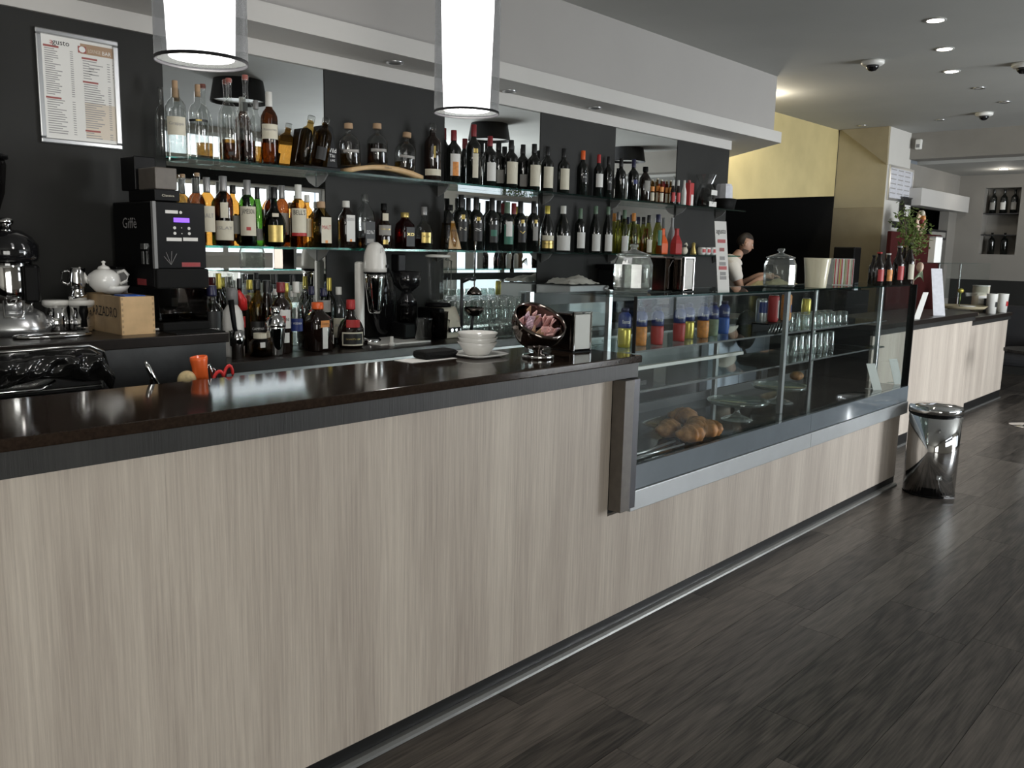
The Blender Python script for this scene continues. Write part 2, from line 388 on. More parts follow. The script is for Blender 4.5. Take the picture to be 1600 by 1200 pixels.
# floor: single dark laminate planks where the camera sees them, one joined part elsewhere
fl = struct(MB().box(-4, 17, FRONT_Y, 8.0, -0.06, -0.012).obj('floor', 'black_matte'))
PW, PL = 0.193, 1.29
pm = MB().box(0.0008, PL-0.0008, 0.0008, PW-0.0008, -0.012, 0.0).mesh('plank'); pm.materials.append(M('plank_wood'))
rest = MB(); nplank = 0
row = 0; y = FRONT_Y
def in_view(x, y):
    d = Vector((x, y, 0))-CAM; zc = d.dot(FWD)
    if zc < 0.3: return False
    u = 800+F_PX*d.dot(RIGHT)/zc; v = 600-F_PX*d.dot(UP)/zc
    return -60 < u < 1660 and -60 < v < 1260
while y < 4.3:
    x = -4-random.random()*PL
    while x < 17:
        vis = y < 2.5 and (y+PW < 2.1 or x > 5) and any(in_view(x+a*PL, y+b*PW) for a in (0, .25, .5, .75, 1) for b in (0, 1))
        if vis and nplank < 300:
            o = bpy.data.objects.new('plank', pm); COL.objects.link(o); o.parent = fl; o.location = (x, y, 0); nplank += 1
        else: rest.box(x+.0008, x+PL-.0008, y+.0008, y+PW-.0008, -0.012, 0)
        x += PL
    y += PW
o = rest.obj('plank_field', 'plank_wood', fl); o['kind'] = 'stuff'

# ceiling
struct(MB().box(-4, 17, FRONT_Y, 8.0, ROOM_H, ROOM_H+.1).obj('ceiling', 'ceiling_paint'))
# side walls and street wall with window openings
struct(MB().box(-4.1, -4, FRONT_Y, 4.2, 0, ROOM_H).obj('wall_left', 'room_white'))
wf = MB()
xs = sorted({-4.1, 17.0} | {a for w_ in WINDOWS for a in w_[:2]})
for i in range(len(xs)-1):
    a, b = xs[i], xs[i+1]
    ops = sorted([(w_[2], w_[3]) for w_ in WINDOWS if w_[0] <= a and w_[1] >= b])
    z = 0
    for z0, z1 in ops: wf.box(a, b, FRONT_Y-.15, FRONT_Y, z, z0); z = z1
    wf.box(a, b, FRONT_Y-.15, FRONT_Y, z, ROOM_H)
struct(wf.obj('wall_front', 'room_white'))
for i, (x0, x1, z0, z1) in enumerate(WINDOWS):
    fr = MB(); t = .05
    fr.box(x0, x0+t, FRONT_Y-.1, FRONT_Y-.03, z0, z1).box(x1-t, x1, FRONT_Y-.1, FRONT_Y-.03, z0, z1)
    fr.box(x0+t, x1-t, FRONT_Y-.1, FRONT_Y-.03, z0, z0+t).box(x0+t, x1-t, FRONT_Y-.1, FRONT_Y-.03, z1-t, z1)
    xm = (x0+x1)/2; fr.box(xm-.04, xm+.04, FRONT_Y-.1, FRONT_Y-.03, z0+t, z1-t)
    wn = struct(fr.obj('window_%d' % (i+1), 'aluminium'))
    for a, b in ((x0+t, xm-.04), (xm+.04, x1-t)):
        MB().box(a, b, FRONT_Y-.07, FRONT_Y-.062, z0+t, z1-t).obj('pane', 'window_glass', wn)
# dark transom panel between the two window rows
struct(MB().box(4.5, 7.7, FRONT_Y+.001, FRONT_Y+.03, 2.36, 2.61).obj('trim_1', 'black_matte'))

# back wall behind the bar: dark panels, mirrors let in between, plaster strip above
wb = struct(MB().box(-4, X_END, BACK, BACK+.12, 0, 2.5).obj('wall_back', 'ledge_white'))
EDGES = [-4, 1.81, 2.65, 3.48, 4.32, 5.14, 5.96, X_END-.004]
for i in (0, 2, 4, 6):
    MB().box(EDGES[i]+.001, EDGES[i+1]-.001, BACK-.016, BACK-.001, 0.3, 2.425).obj('wall_panel', 'dark_wall', wb, bev=.001)
MB().box(-4, X_END, BACK-.03, BACK-.0005, 2.426, 2.499).obj('plaster_strip', 'ledge_white', wb)
for i, lab in ((1, 'tall wall mirror nearest the coffee machine, behind the whisky bottles'),
               (3, 'middle wall mirror behind the wine bottles and upturned glasses'),
               (5, 'wall mirror farthest from the coffee machine, behind the white wines')):
    mo = MB().box(EDGES[i]+.002, EDGES[i+1]-.002, BACK-.012, BACK-.001, 1.0, 2.424).obj('wall_mirror', 'mirror')
    tag(mo, lab, 'mirror', 'mirrors let into the back wall')
# bulkhead and projecting ledge over the bar
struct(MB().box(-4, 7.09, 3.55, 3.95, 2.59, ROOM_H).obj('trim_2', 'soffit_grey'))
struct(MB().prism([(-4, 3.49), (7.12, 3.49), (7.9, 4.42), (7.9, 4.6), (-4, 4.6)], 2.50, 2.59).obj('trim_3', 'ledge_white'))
for k, (px, py) in enumerate(((617, 97), (796, 142), (930, 168))):
    p = on_z(px, py, 2.5)
    s_ = thing('recessed_spotlight', ('small unlit round spotlight under the ledge, ' + ('beside the tubular lamp', 'midway along the ledge', 'nearest the far end of the ledge')[k]), 'spotlight', (p.x, p.y, 2.499), 0, 'unlit spotlights under the ledge')
    MB().open_lathe([(.045, 0), (.045, -.006), (.034, -.006), (.030, -.001)]).obj('rim', 'aluminium', s_)
    MB().cyl(.03, -.002, -.0005).obj('lens', 'grey_plastic', s_)
# kitchen side: yellow wall with a black opening, pillar, beam, doorway wall, far wall
wk = MB()
def wall_y(mb, Y, poly, th=.1):
    n = len(poly); vs = [(x, Y, z) for x, z in poly]+[(x, Y+th, z) for x, z in poly]
    mb.add(vs, [tuple(range(n)), tuple(range(2*n-1, n-1, -1))]+[(i, n+i, n+(i+1) % n, (i+1) % n) for i in range(n)])
wall_y(wk, YEL_Y, [(5.5, 0), (7.2, 0), (7.2, 2.04), (10.475, 2.272), (10.475, ROOM_H), (5.5, ROOM_H)])
struct(wk.obj('wall_kitchen', 'yellow_plaster'))
struct(MB().box(5.5, 10.6, 7.0, 7.1, 0, ROOM_H).obj('wall_rear', 'unlit_black'))
struct(MB().box(5.45, 5.5, YEL_Y+.1, 7.0, 0, ROOM_H).box(10.48, 10.7, YEL_Y+.002, 7.0, 0, ROOM_H).obj('wall_store', 'unlit_black'))
struct(MB().box(5.5, 10.62, YEL_Y+.1, 7.0, 2.6, 2.7).obj('ceiling_store', 'unlit_black'))
struct(MB().box(5.5, 10.62, YEL_Y+.1, 7.0, -.01, 0.004).obj('floor_store', 'unlit_black'))
wp = struct(MB().box(PIL_X, 11.25, 3.8, YEL_Y, 0, ROOM_H).obj('wall_pillar', 'room_white'))
MB().box(PIL_X-.012, PIL_X-.0005, 3.802, YEL_Y-.001, 2.13, ROOM_H-.001).obj('plaster_face', 'beige_plaster', wp)
MB().box(PIL_X-.02, PIL_X-.0005, 3.802, YEL_Y-.001, 0, 2.129).obj('wainscot_face', 'wainscot', wp)
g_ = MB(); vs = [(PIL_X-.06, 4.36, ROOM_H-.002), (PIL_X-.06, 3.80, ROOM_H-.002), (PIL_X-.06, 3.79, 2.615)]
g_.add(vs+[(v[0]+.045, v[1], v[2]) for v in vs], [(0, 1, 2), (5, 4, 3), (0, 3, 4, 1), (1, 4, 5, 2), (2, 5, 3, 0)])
g_.obj('shadow_triangle', 'wainscot', wp)  # diagonal shadow on the pillar face, built as a darker raised triangle
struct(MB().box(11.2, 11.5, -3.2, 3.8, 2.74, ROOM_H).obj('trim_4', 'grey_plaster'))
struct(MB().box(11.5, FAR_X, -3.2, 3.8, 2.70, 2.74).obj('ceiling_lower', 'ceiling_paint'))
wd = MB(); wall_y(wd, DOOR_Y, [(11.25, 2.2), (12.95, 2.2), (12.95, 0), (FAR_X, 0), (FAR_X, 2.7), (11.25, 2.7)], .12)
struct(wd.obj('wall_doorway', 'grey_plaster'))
struct(MB().box(11.2, 13.4, 5.2, 5.25, 0, 2.7).box(13.3, 13.35, 3.93, 5.2, 0, 2.7).box(11.26, 13.3, 3.93, 5.2, 2.6, 2.65).obj('wall_passage', 'unlit_black'))
struct(MB().box(11.26, 13.25, DOOR_Y-.16, DOOR_Y-.001, 2.19, 2.40).obj('trim_5', 'ledge_white'))
# far wall with a bottle niche
n0 = on_x(1541, 280, FAR_X); n1 = on_x(1585, 398, FAR_X)
NY0, NY1, NZ0, NZ1 = n1.y, n0.y-.0, n1.z, n0.z-.12
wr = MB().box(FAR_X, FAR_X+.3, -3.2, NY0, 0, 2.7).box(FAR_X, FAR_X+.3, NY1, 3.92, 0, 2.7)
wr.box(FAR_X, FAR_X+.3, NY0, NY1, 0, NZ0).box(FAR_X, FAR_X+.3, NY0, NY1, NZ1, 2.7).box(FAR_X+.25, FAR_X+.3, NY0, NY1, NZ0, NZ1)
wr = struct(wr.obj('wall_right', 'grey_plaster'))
MB().box(FAR_X-.012, FAR_X-.0005, -3.2, 3.79, 0, 1.27).obj('wainscot', 'dark_wall', wr)
for zz in (NZ0+.62*(NZ1-NZ0), NZ0+.30*(NZ1-NZ0)):
    MB().box(FAR_X+.01, FAR_X+.24, NY0+.002, NY1-.002, zz-.012, zz).obj('niche_shelf', 'dark_metal', wr)
# ================================================================== the bar counter
bc = thing('bar_counter', 'long bar counter clad in pale grained laminate panels on a black plinth', 'counter', (0, 0, 0))
px_ = [-1.6, -.35, .9, 2.15, 2.69]
for a, b in zip(px_[:-1], px_[1:]):
    MB().box(a+.0002, b-.0002, PANEL_Y, PANEL_Y+.02, .066, 1.062).obj('front_panel', 'panel_wood', bc)
for a, b in ((2.69, 4.45), (4.45, 6.02)):
    MB().box(a+.0002, b-.0002, PANEL_Y, PANEL_Y+.02, .066, .504).obj('front_panel', 'panel_wood', bc)
MB().box(-1.6, 6.02, PANEL_Y+.004, PANEL_Y+.02, 0.0, .0655).obj('plinth', 'kick', bc)
tp = [(PANEL_Y+.003, 0.001), (PANEL_Y-.022, 0.001), (PANEL_Y-.020, .010), (PANEL_Y-.011, .018), (PANEL_Y+.003, .022)]
tb = MB(); n = len(tp)
tb.add([(-1.6, y_, z_) for y_, z_ in tp]+[(6.02, y_, z_) for y_, z_ in tp], [tuple(range(n)), tuple(range(2*n-1, n-1, -1))]+[(i, (i+1) % n, n+(i+1) % n, n+i) for i in range(n)])
tb.obj('floor_trim', 'trim_metal', bc)
MB().box(2.692, 2.755, PANEL_Y-.06, PANEL_Y-.0005, .53, 1.058).obj('corner_post', 'post_brown', bc, bev=.002)
MB().box(2.757, 2.80, PANEL_Y-.055, PANEL_Y-.0005, .532, 1.058).obj('post_strip', 'dark_metal', bc, bev=.002)
MB().box(-1.6, 2.76, PANEL_Y+.021, 2.36, .07, 1.058).box(2.78, 6.0, PANEL_Y+.021, 2.60, .07, .50).obj('carcass', 'black_matte', bc)
# worktop: glossy slab with a dark grained fascia
wt = thing('worktop', 'long glossy dark brown worktop of the bar with a charcoal fascia', 'worktop', (0, 0, 0))
MB().box(-1.6, 2.822, 1.905, 2.39, 1.119, CT_Z).obj('slab', 'counter_top', wt, bev=.004)
MB().box(-1.6, 2.815, 1.918, 1.945, 1.060, 1.1185).obj('fascia', 'fascia_wood', wt, bev=.001)
MB().box(-1.6, 2.815, 1.946, 2.38, 1.066, 1.1185).obj('core', 'black_matte', wt)

# ================================================================== display case
GX0, GXM, GX1, GY, GYB, DZ, TZ = 2.835, 4.515, 6.05, 1.955, 2.60, .690, 1.375
dc = thing('display_case', 'refrigerated glass pastry display case at the end of the bar', 'display case', (0, 0, 0))
for a, b in ((2.802, GXM-.001), (GXM+.001, 6.06)):
    MB().box(a, b, 1.918, 1.949, .505, .588).obj('lower_band', 'band_light', dc, bev=.003)
    MB().box(a, b, 1.926, 1.949, .590, .692).obj('upper_band', 'band_grey', dc, bev=.002)
MB().box(2.80, 6.05, 1.951, GYB, .515, DZ).obj('deck', 'deck_dark', dc)
for a, b in ((GX0, GXM-.003), (GXM+.003, GX1)):
    MB().box(a, b, GY, GY+.008, DZ, TZ-.009).obj('front_pane', 'pane', dc)
    MB().box(a, b, GY-.004, 2.30, TZ-.008, TZ).obj('top_pane', 'shelf_glass', dc)
    MB().box(a, b, GY-.0052, GY-.0042, TZ-.0085, TZ+.0005).obj('top_pane_edge', 'pane_edge', dc)
MB().box(GX0, GX0+.008, GY+.009, GYB-.01, DZ, TZ-.009).obj('side_pane', 'pane', dc)
MB().box(GX1-.008, GX1, GY+.009, GYB-.01, DZ, TZ-.009).obj('side_pane', 'pane', dc)
MB().box(GX0-.003, GX0+.002, GY-.004, GY+.010, CT_Z+.001, TZ).obj('corner_seal', 'black_matte', dc)
for xj in (GXM,): MB().box(xj-.0028, xj+.0028, GY-.001, GY+.009, DZ, TZ).obj('joint', 'fridge_seal', dc)
MB().box(GX1+.0005, GX1+.012, 1.93, 1.975, .55, TZ).obj('end_seal', 'black_matte', dc)
for x_, y_ in ((4.40, 2.06), (5.78, 2.06), (3.42, 2.52), (4.55, 2.55), (5.9, 2.55), (2.87, 2.55)):
    MB().box(x_-.014, x_+.014, y_-.012, y_+.012, DZ, TZ-.01).obj('post', 'aluminium', dc, bev=.002)
for z_, (a, b) in ((1.127, (2.86, 6.03)), (.948, (2.86, 6.03))):
    MB().box(a, b, 2.10, 2.50, z_-.008, z_).obj('glass_shelf', 'shelf_glass', dc)
    MB().box(a, b, 2.0985, 2.0998, z_-.0085, z_+.0005).obj('shelf_edge', 'fridge_seal', dc)
MB().box(2.86, 4.37, 2.28, 2.305, .998, 1.014).obj('light_rail', 'white_plastic', dc)
MB().box(2.86, 6.0, GYB-.02, GYB-.005, DZ, .74).box(2.86, 6.0, GYB-.02, GYB-.005, 1.30, 1.355).obj('door_rail', 'fridge_seal', dc)
for a in (2.87, 3.66, 4.45, 5.24):
    MB().box(a, a+.77, GYB-.018, GYB-.012, .742, 1.298).obj('rear_door', 'pane', dc)
MB().tube([(2.87, 2.02, .70), (3.05, 2.02, .70), (3.33, 2.05, .70)], .006).obj('vent_rod', 'aluminium', dc)
MB().tube([(2.87, 1.985, .70), (3.30, 1.985, .70)], .005).obj('vent_rod', 'aluminium', dc)

# ================================================================== cash desk beyond the case, two steps
for nm, lab, x0, x1, y0, zt in (('cash_desk', 'higher cash desk section with pale front and dark top behind the bin', 6.5, 9.05, 2.35, 1.05),
                                ('service_counter', 'lower far service counter with pale front and dark top, mugs on it', 9.30, 10.82, 2.45, .975)):
    t = thing(nm, lab, 'counter', (0, 0, 0), 0)
    MB().box(x0, x1, y0, y0+.02, .10, zt-.082).obj('front_panel', 'panel_wood', t, bev=.001)
    MB().box(x0, x1, y0+.021, y0+.55, 0, zt-.041).obj('carcass', 'black_matte', t)
    MB().box(x0-.02, x1+.05, y0-.03, y0+.6, zt-.04, zt).obj('worktop', 'back_top', t, bev=.003)
    MB().box(x0-.01, x1+.03, y0-.015, y0+.0, zt-.081, zt-.041).obj('fascia', 'fascia_wood', t)
    MB().box(x0, x1, y0+.003, y0+.02, 0, .099).obj('plinth', 'kick', t)
    MB().box(x0, x1, y0-.012, y0+.002, 0.001, .02).obj('floor_trim', 'trim_metal', t)

# ================================================================== back counter: raised machine bench, lower bottle ledge
HZ, LZ = 1.195, 1.05
HXE = on_y(358, 518, 3.17).x
hb = thing('machine_bench', 'raised bench with dark top and brushed steel front under the coffee machine', 'counter', (0, 0, 0))
MB().box(-1.6, HXE, 3.17, BACK-.017, HZ-.04, HZ).obj('worktop', 'back_top', hb, bev=.003)
MB().box(-1.6, HXE-.005, 3.19, 3.21, .3, HZ-.041).obj('steel_front', 'brushed_steel', hb)
MB().box(-1.6, HXE-.006, 3.211, BACK-.017, .0, HZ-.041).obj('carcass', 'black_matte', hb)
lb = thing('bottle_ledge', 'long dark back counter behind the bar carrying bottles, mixers and glasses', 'counter', (0, 0, 0))
MB().box(HXE+.002, 6.7, 3.30, BACK-.017, LZ-.045, LZ).obj('worktop', 'back_top', lb, bev=.003)
MB().box(HXE+.002, 6.7, 3.33, 3.35, .3, LZ-.046).obj('steel_front', 'brushed_steel', lb)
MB().box(HXE+.002, 6.7, 3.351, BACK-.017, 0, LZ-.046).obj('carcass', 'black_matte', lb)
uf = thing('undercounter_fridge', 'pale bluish undercounter fridge doors glimpsed through the display case', 'fridge', (5.70, 3.26, 0))
for k in range(2):
    d_ = MB().box(.5*k+.004, .5*k+.496, 0, .066, .34, .985).obj('door', 'fridge_pale', uf, bev=.006); MB().box(.5*k+.06, .5*k+.44, -.018, -.0005, .92, .945).obj('handle', 'aluminium', d_)
MB().box(0, 1.0, .02, .066, 0, .338).obj('plinth', 'black_matte', uf)

# ================================================================== glass shelves
S1, S2, SY0 = 1.912, 1.537, 3.58
for nm, lab, z_, x0, x1 in (('glass_shelf', 'upper long glass shelf on brackets carrying grappa and red wine', S1, 1.815, 6.74),
                            ('glass_shelf', 'lower long glass shelf on brackets carrying whisky and wine', S2, 1.815, 6.70)):
    t = thing(nm, lab, 'shelf', (0, 0, 0), 0, 'glass shelves on the back wall')
    xs = [x0, 2.655, 4.315, 5.95, x1]
    for a, b in zip(xs[:-1], xs[1:]):
        MB().box(a, b-.002, SY0, BACK-.017, z_-.010, z_).obj('glass_board', 'shelf_glass', t)
        MB().box(a, b-.002, SY0-.0014, SY0-.0002, z_-.0105, z_+.0005).obj('board_edge', 'pane_edge', t)
    for x_ in (2.60, 3.43, 4.36, 5.10, 5.98, 6.6):
        vs = [(x_-.004, BACK-.018, z_-.011), (x_-.004, BACK-.11, z_-.011), (x_-.004, BACK-.075, z_-.045), (x_-.004, BACK-.018, z_-.07)]
        b_ = MB().add(vs+[(v[0]+.008, v[1], v[2]) for v in vs], [(0, 1, 2, 3), (7, 6, 5, 4), (0, 4, 5, 1), (1, 5, 6, 2), (2, 6, 7, 3), (3, 7, 4, 0)])
        b_.obj('bracket', 'grey_plastic', t)
# ================================================================== bottles
SHAPES = {
 'bord': ([(0, 0), (.9, 0), (1, .012), (1, .61), (.96, .655), (.78, .70), (.5, .742), (.37, .775), (.34, .95), (.37, .955), (.37, .985), (.33, .99), (0, .99)], .345, .80),
 'burg': ([(0, 0), (.9, 0), (1, .012), (1, .42), (.93, .53), (.72, .65), (.5, .745), (.40, .81), (.34, .95), (.37, .955), (.37, .985), (.33, .99), (0, .99)], .345, .80),
 'flute': ([(0, 0), (.9, 0), (1, .012), (1, .40), (.9, .55), (.66, .68), (.46, .78), (.40, .84), (.36, .97), (.36, .99), (0, .99)], .40, .80),
 'spirit': ([(0, 0), (.92, 0), (1, .018), (1, .62), (.95, .675), (.72, .735), (.44, .775), (.37, .80), (.35, .90), (0, .90)], .38, .86),
 'grappa': ([(0, 0), (.92, 0), (1, .018), (1, .54), (.95, .60), (.74, .66), (.44, .71), (.30, .75), (.27, .87), (.36, .95), (.40, .985), (.30, .985), (0, .97)], .30, .95),
 'dome': ([(0, 0), (.94, 0), (1, .015), (1, .58), (.97, .64), (.88, .69), (.68, .735), (.40, .758), (.36, .77), (.36, .90), (0, .90)], .34, .84),
 'decanter': ([(0, 0), (.95, 0), (1, .03), (1, .50), (.94, .58), (.76, .66), (.46, .72), (.26, .76), (.24, .85), (.32, .86), (.32, .88), (0, .88)], .36, .87),
 'oblate': ([(0, 0), (.55, 0), (.8, .04), (.96, .14), (1, .26), (.93, .40), (.74, .51), (.44, .595), (.27, .66), (.235, .90), (0, .90)], .26, .84),
 'round': ([(0, 0), (.8, 0), (.95, .06), (1, .2), (.95, .40), (.75, .54), (.45, .62), (.3, .68), (.27, .86), (0, .86)], .30, .80),
 'taper': ([(0, 0), (.92, 0), (1, .02), (.97, .25), (.8, .50), (.55, .68), (.38, .78), (.33, .92), (0, .92)], .36, .88),
 'beer': ([(0, 0), (.92, 0), (1, .02), (1, .52), (.9, .60), (.62, .70), (.42, .80), (.38, .95), (0, .95)], .42, .95),
 'flask': ([(0, 0), (.92, 0), (1, .03), (1, .55), (.9, .68), (.55, .78), (.36, .83), (.34, .90), (0, .90)], .40, .86),
 'vodka': ([(0, 0), (.94, 0), (1, .015), (1, .64), (.9, .70), (.6, .735), (.46, .75), (.44, .86), (0, .86)], .46, .84),
 'juice': ([(0, 0), (.86, 0), (.94, .02), (.94, .14), (1, .20), (1, .44), (.94, .50), (.98, .56), (.98, .76), (.86, .84), (.58, .88), (.52, .90), (.52, .93), (0, .93)], .60, .91),
}
def bottle(name, label, cat, px, ytop, wpx, Y, z0, shape, glass_m, cap=None, labs=(), fill=None, group=None, sq=0.0, tilt=0.0, face=-0.45, h=None, cap_from=None, cap_r=None):
    """glass body on a shelf; labs = [(z0, z1, half_angle, material, text, ink)], heights as fractions"""
    b = on_y(px, 600, Y)
    b = on_y(px, 600-(z0-CAM_H)/px_size(on_y(px, 450, Y)), Y)
    base = Vector((b.x, Y, z0))
    if h is None: h = on_y(px, ytop, Y).z-z0
    r = wpx*px_size(base)/2
    prof, cr, cf = SHAPES[shape]
    t = thing(name, label, cat, base, 0, group)
    if tilt: t.rotation_euler = (0, tilt, 0)
    P_ = [(a*r, c*h) for a, c in prof]
    MB().lathe(P_, 20, sq=sq).obj('glass_body', glass_m, t)
    if fill and glass_m == 'clear_glass':
        fm, ff = fill; q = [(a*r*.93, max(c*h, .003)) for a, c in prof if c <= ff]
        q.append((q[-1][0], ff*h)); q.append((0, ff*h))
        MB().lathe(q, 20, sq=sq).obj('liquid', fm, t)
    if cap:
        c0 = cap_from if cap_from is not None else cf; rr = (cap_r or cr*1.12)*r
        MB().lathe([(0, c0*h), (rr, c0*h), (rr*1.02, (c0+.02)*h), (rr*.98, h*.995), (rr*.9, h), (0, h)], 16).obj('cap', cap, t)
    am = -PI/2+face
    for k, l in enumerate(labs):
        za, zb, ha, lm = l[:4]
        if sq > .5:
            d_ = r*.93+.0015; mx = RZ(am+PI/2)
            o = MB().box(-d_*ha*.66, d_*ha*.66, -d_-.0005-.0005*k, -d_, za*h, zb*h).obj('label', lm, t)
        else:
            o = MB().patch(r*1.012+.0003+.0005*k, za*h, zb*h, am-ha, am+ha).obj('label', lm, t)
        if len(l) > 4 and l[4]:
            tm = MB(); zt = (za+(zb-za)*(l[6] if len(l) > 6 else .62))*h
            if sq > .5: text_flat(tm, l[4], (zb-za)*h*.22, TR(0, -r*.93-.0036, zt), width=r*1.1*ha)
            else: text_round(tm, l[4], (zb-za)*h*.24, r*1.012+.0022, zt, am, width=r*ha*1.5)
            tm.obj('lettering', l[5], o)
    return t
LQ, WN = 'bottle', 'bottle'
GS1, GS2, GSL = 'bottles on the upper glass shelf', 'bottles on the lower glass shelf', 'bottles on the back counter'
Y1 = 3.69
# ---- upper shelf, spirits
bottle('liquor_bottle', 'clear unlabelled spirit bottle at the very left end of the upper shelf', LQ, 264, 137, 20, 3.71, S1, 'grappa', 'clear_glass', None, (), ('white_spirit', .42), GS1)
bottle('liquor_bottle', 'clear grappa bottle with a large cream label and cork, upper shelf left', LQ, 286, 128, 31, 3.67, S1, 'spirit', 'clear_glass', 'cork', ((.28, .52, 1.0, 'label_cream', 'Grappa', 'ink_grey'),), ('white_spirit', .48), GS1, cap_from=.78, cap_r=.28)
bottle('liquor_bottle', 'clear dome-shouldered grappa bottle with a thin gold and black band', LQ, 320, 134, 29, 3.69, S1, 'dome', 'clear_glass', 'cork', ((.50, .53, 1.2, 'label_black'), (.505, .525, .3, 'label_gold')), ('white_spirit', .52), GS1, cap_r=.28)
bottle('liquor_bottle', 'long-necked clear bottle half full of amber spirit, shorter of two red-corked', LQ, 367, 124, 27, 3.67, S1, 'grappa', 'clear_glass', 'cork_red', ((.08, .12, .3, 'label_black'),), ('amber_liquid', .27), GS1, cap_r=.34)
t = bottle('liquor_bottle', 'tallest long-necked bottle half full of amber spirit, red cork, paper tag', LQ, 392, 119, 27, 3.70, S1, 'grappa', 'clear_glass', 'cork_red', (), ('amber_dark', .27), GS1, cap_r=.34)
MB().cbox((.028, -.03, .235), (.036, .002, .05), RY(.3)).obj('paper_tag', 'label_cream', t)
bottle('liquor_bottle', 'stubby clear bottle of amber spirit tucked behind the tallest bottle', LQ, 407, 158, 20, 3.74, S1, 'spirit', 'clear_glass', 'capsule_grey', (), ('amber_liquid', .30), GS1)
bottle('liquor_bottle', 'dark red-brown spirit bottle with cream label and white neck seal', LQ, 427, 145, 26, 3.67, S1, 'spirit', 'amber_dark', 'capsule_white', ((.36, .56, 1.1, 'label_cream', 'Riserva', 'ink_grey'),), ('red_liquid', .60), GS1, cap_from=.80, cap_r=.40)
# two bottles leaning in a black presentation stand
ps = thing('presentation_stand', 'black wedge-shaped presentation stand with white script holding two amber bottles', 'bottle stand', (on_y(487, 250, 3.70).x, 3.70, S1), 0)
MB().prism([(-.10, -.08), (.115, -.08), (.115, .075), (-.10, .075)], 0, .018).obj('base', 'black_plastic', ps, bev=.003)
fs = MB(); vs = [(.02, -.06, .018), (.115, -.06, .018), (.085, -.06, .21), (.055, -.06, .225)]
fs.add(vs+[(v[0], .06, v[2]) for v in vs], [(0, 1, 2, 3), (7, 6, 5, 4), (0, 4, 5, 1), (1, 5, 6, 2), (2, 6, 7, 3), (3, 7, 4, 0)]).obj('back', 'black_plastic', ps, bev=.003)
tm = MB(); text_flat(tm, 'Wild', .030, TR(.074, -.0625, .10)); text_flat(tm, 'Tiki', .022, TR(.078, -.0625, .075)); text_flat(tm, 'LIME', .014, TR(.08, -.0625, .053)); tm.obj('lettering', 'ink_white', ps)
for k, (dx, lab) in enumerate(((-.068, 'amber spirit bottle leaning in the black stand, pale golden one'), (.016, 'amber spirit bottle leaning in the black stand, darker one beside the script'))):
    t = bottle('liquor_bottle', lab, LQ, 487, 160, 27, 3.70-.075+.0*k, S1+.02, 'spirit', ('amber_pale', 'amber_liquid')[k], 'clear_glass', ((.10, .36, .6, 'label_black'),) if k else (), ('amber_liquid', .6), GS1, tilt=.22, h=.235)
    t.location.x = ps.location.x+dx-.03
# curved wooden rack with three decanters
p0, p1 = on_y(538, 265, 3.66), on_y(653, 278, 3.66); cxr = (p0.x+p1.x)/2; hw = (p1.x-p0.x)/2
wr_ = thing('wooden_rack', 'bowed pale wooden rack holding three squat whisky decanters', 'bottle rack', (cxr, 3.66, S1), 0)
rk = MB(); n = 14; vs = []
for i in range(n+1):
    u = -1+2*i/n; zc = .034*(1-u*u)
    vs += [(u*hw, -.045, zc), (u*hw, .045, zc), (u*hw, .045, zc+.022), (u*hw, -.045, zc+.022)]
fs_ = [(0, 1, 2, 3), (4*n+3, 4*n+2, 4*n+1, 4*n)]
for i in range(n):
    for k in range(4): a, b = 4*i+k, 4*i+(k+1) % 4; fs_.append((a, a+4, b+4, b))
rk.add(vs, fs_, True).obj('bowed_board', 'pine', wr_)
tm = MB(); text_flat(tm, 'Distillerie', .012, TR(0, -.0462, .044)); tm.obj('lettering', 'ink_black', wr_)
for k, (px, yt, dz, lab) in enumerate(((549, 193, .033, 'leftmost clear decanter on the bowed wooden rack'), (590, 193, .052, 'middle clear decanter of dark spirit on the bowed wooden rack'), (631, 206, .037, 'rightmost clear decanter on the bowed wooden rack, leaning'))):
    bottle('decanter', lab, 'decanter', px, yt, 33, 3.66, S1+dz+.006, 'decanter', 'clear_glass', 'cork', ((.30, .37, .8, 'label_grey', 'Cadenhead', 'ink_white'),), (('amber_pale', 'amber_dark', 'amber_pale')[k], (.28, .5, .2)[k]), 'decanters on the bowed wooden rack', tilt=(-.05, 0, .10)[k])
bottle('liquor_bottle', 'dark liqueur bottle with a low cream band and clear neck, upper shelf', LQ, 674, 192, 26, 3.67, S1, 'spirit', 'brown_glass', 'clear_glass', ((.10, .21, 1.3, 'label_cream'), (.40, .60, .12, 'label_gold')), None, GS1)
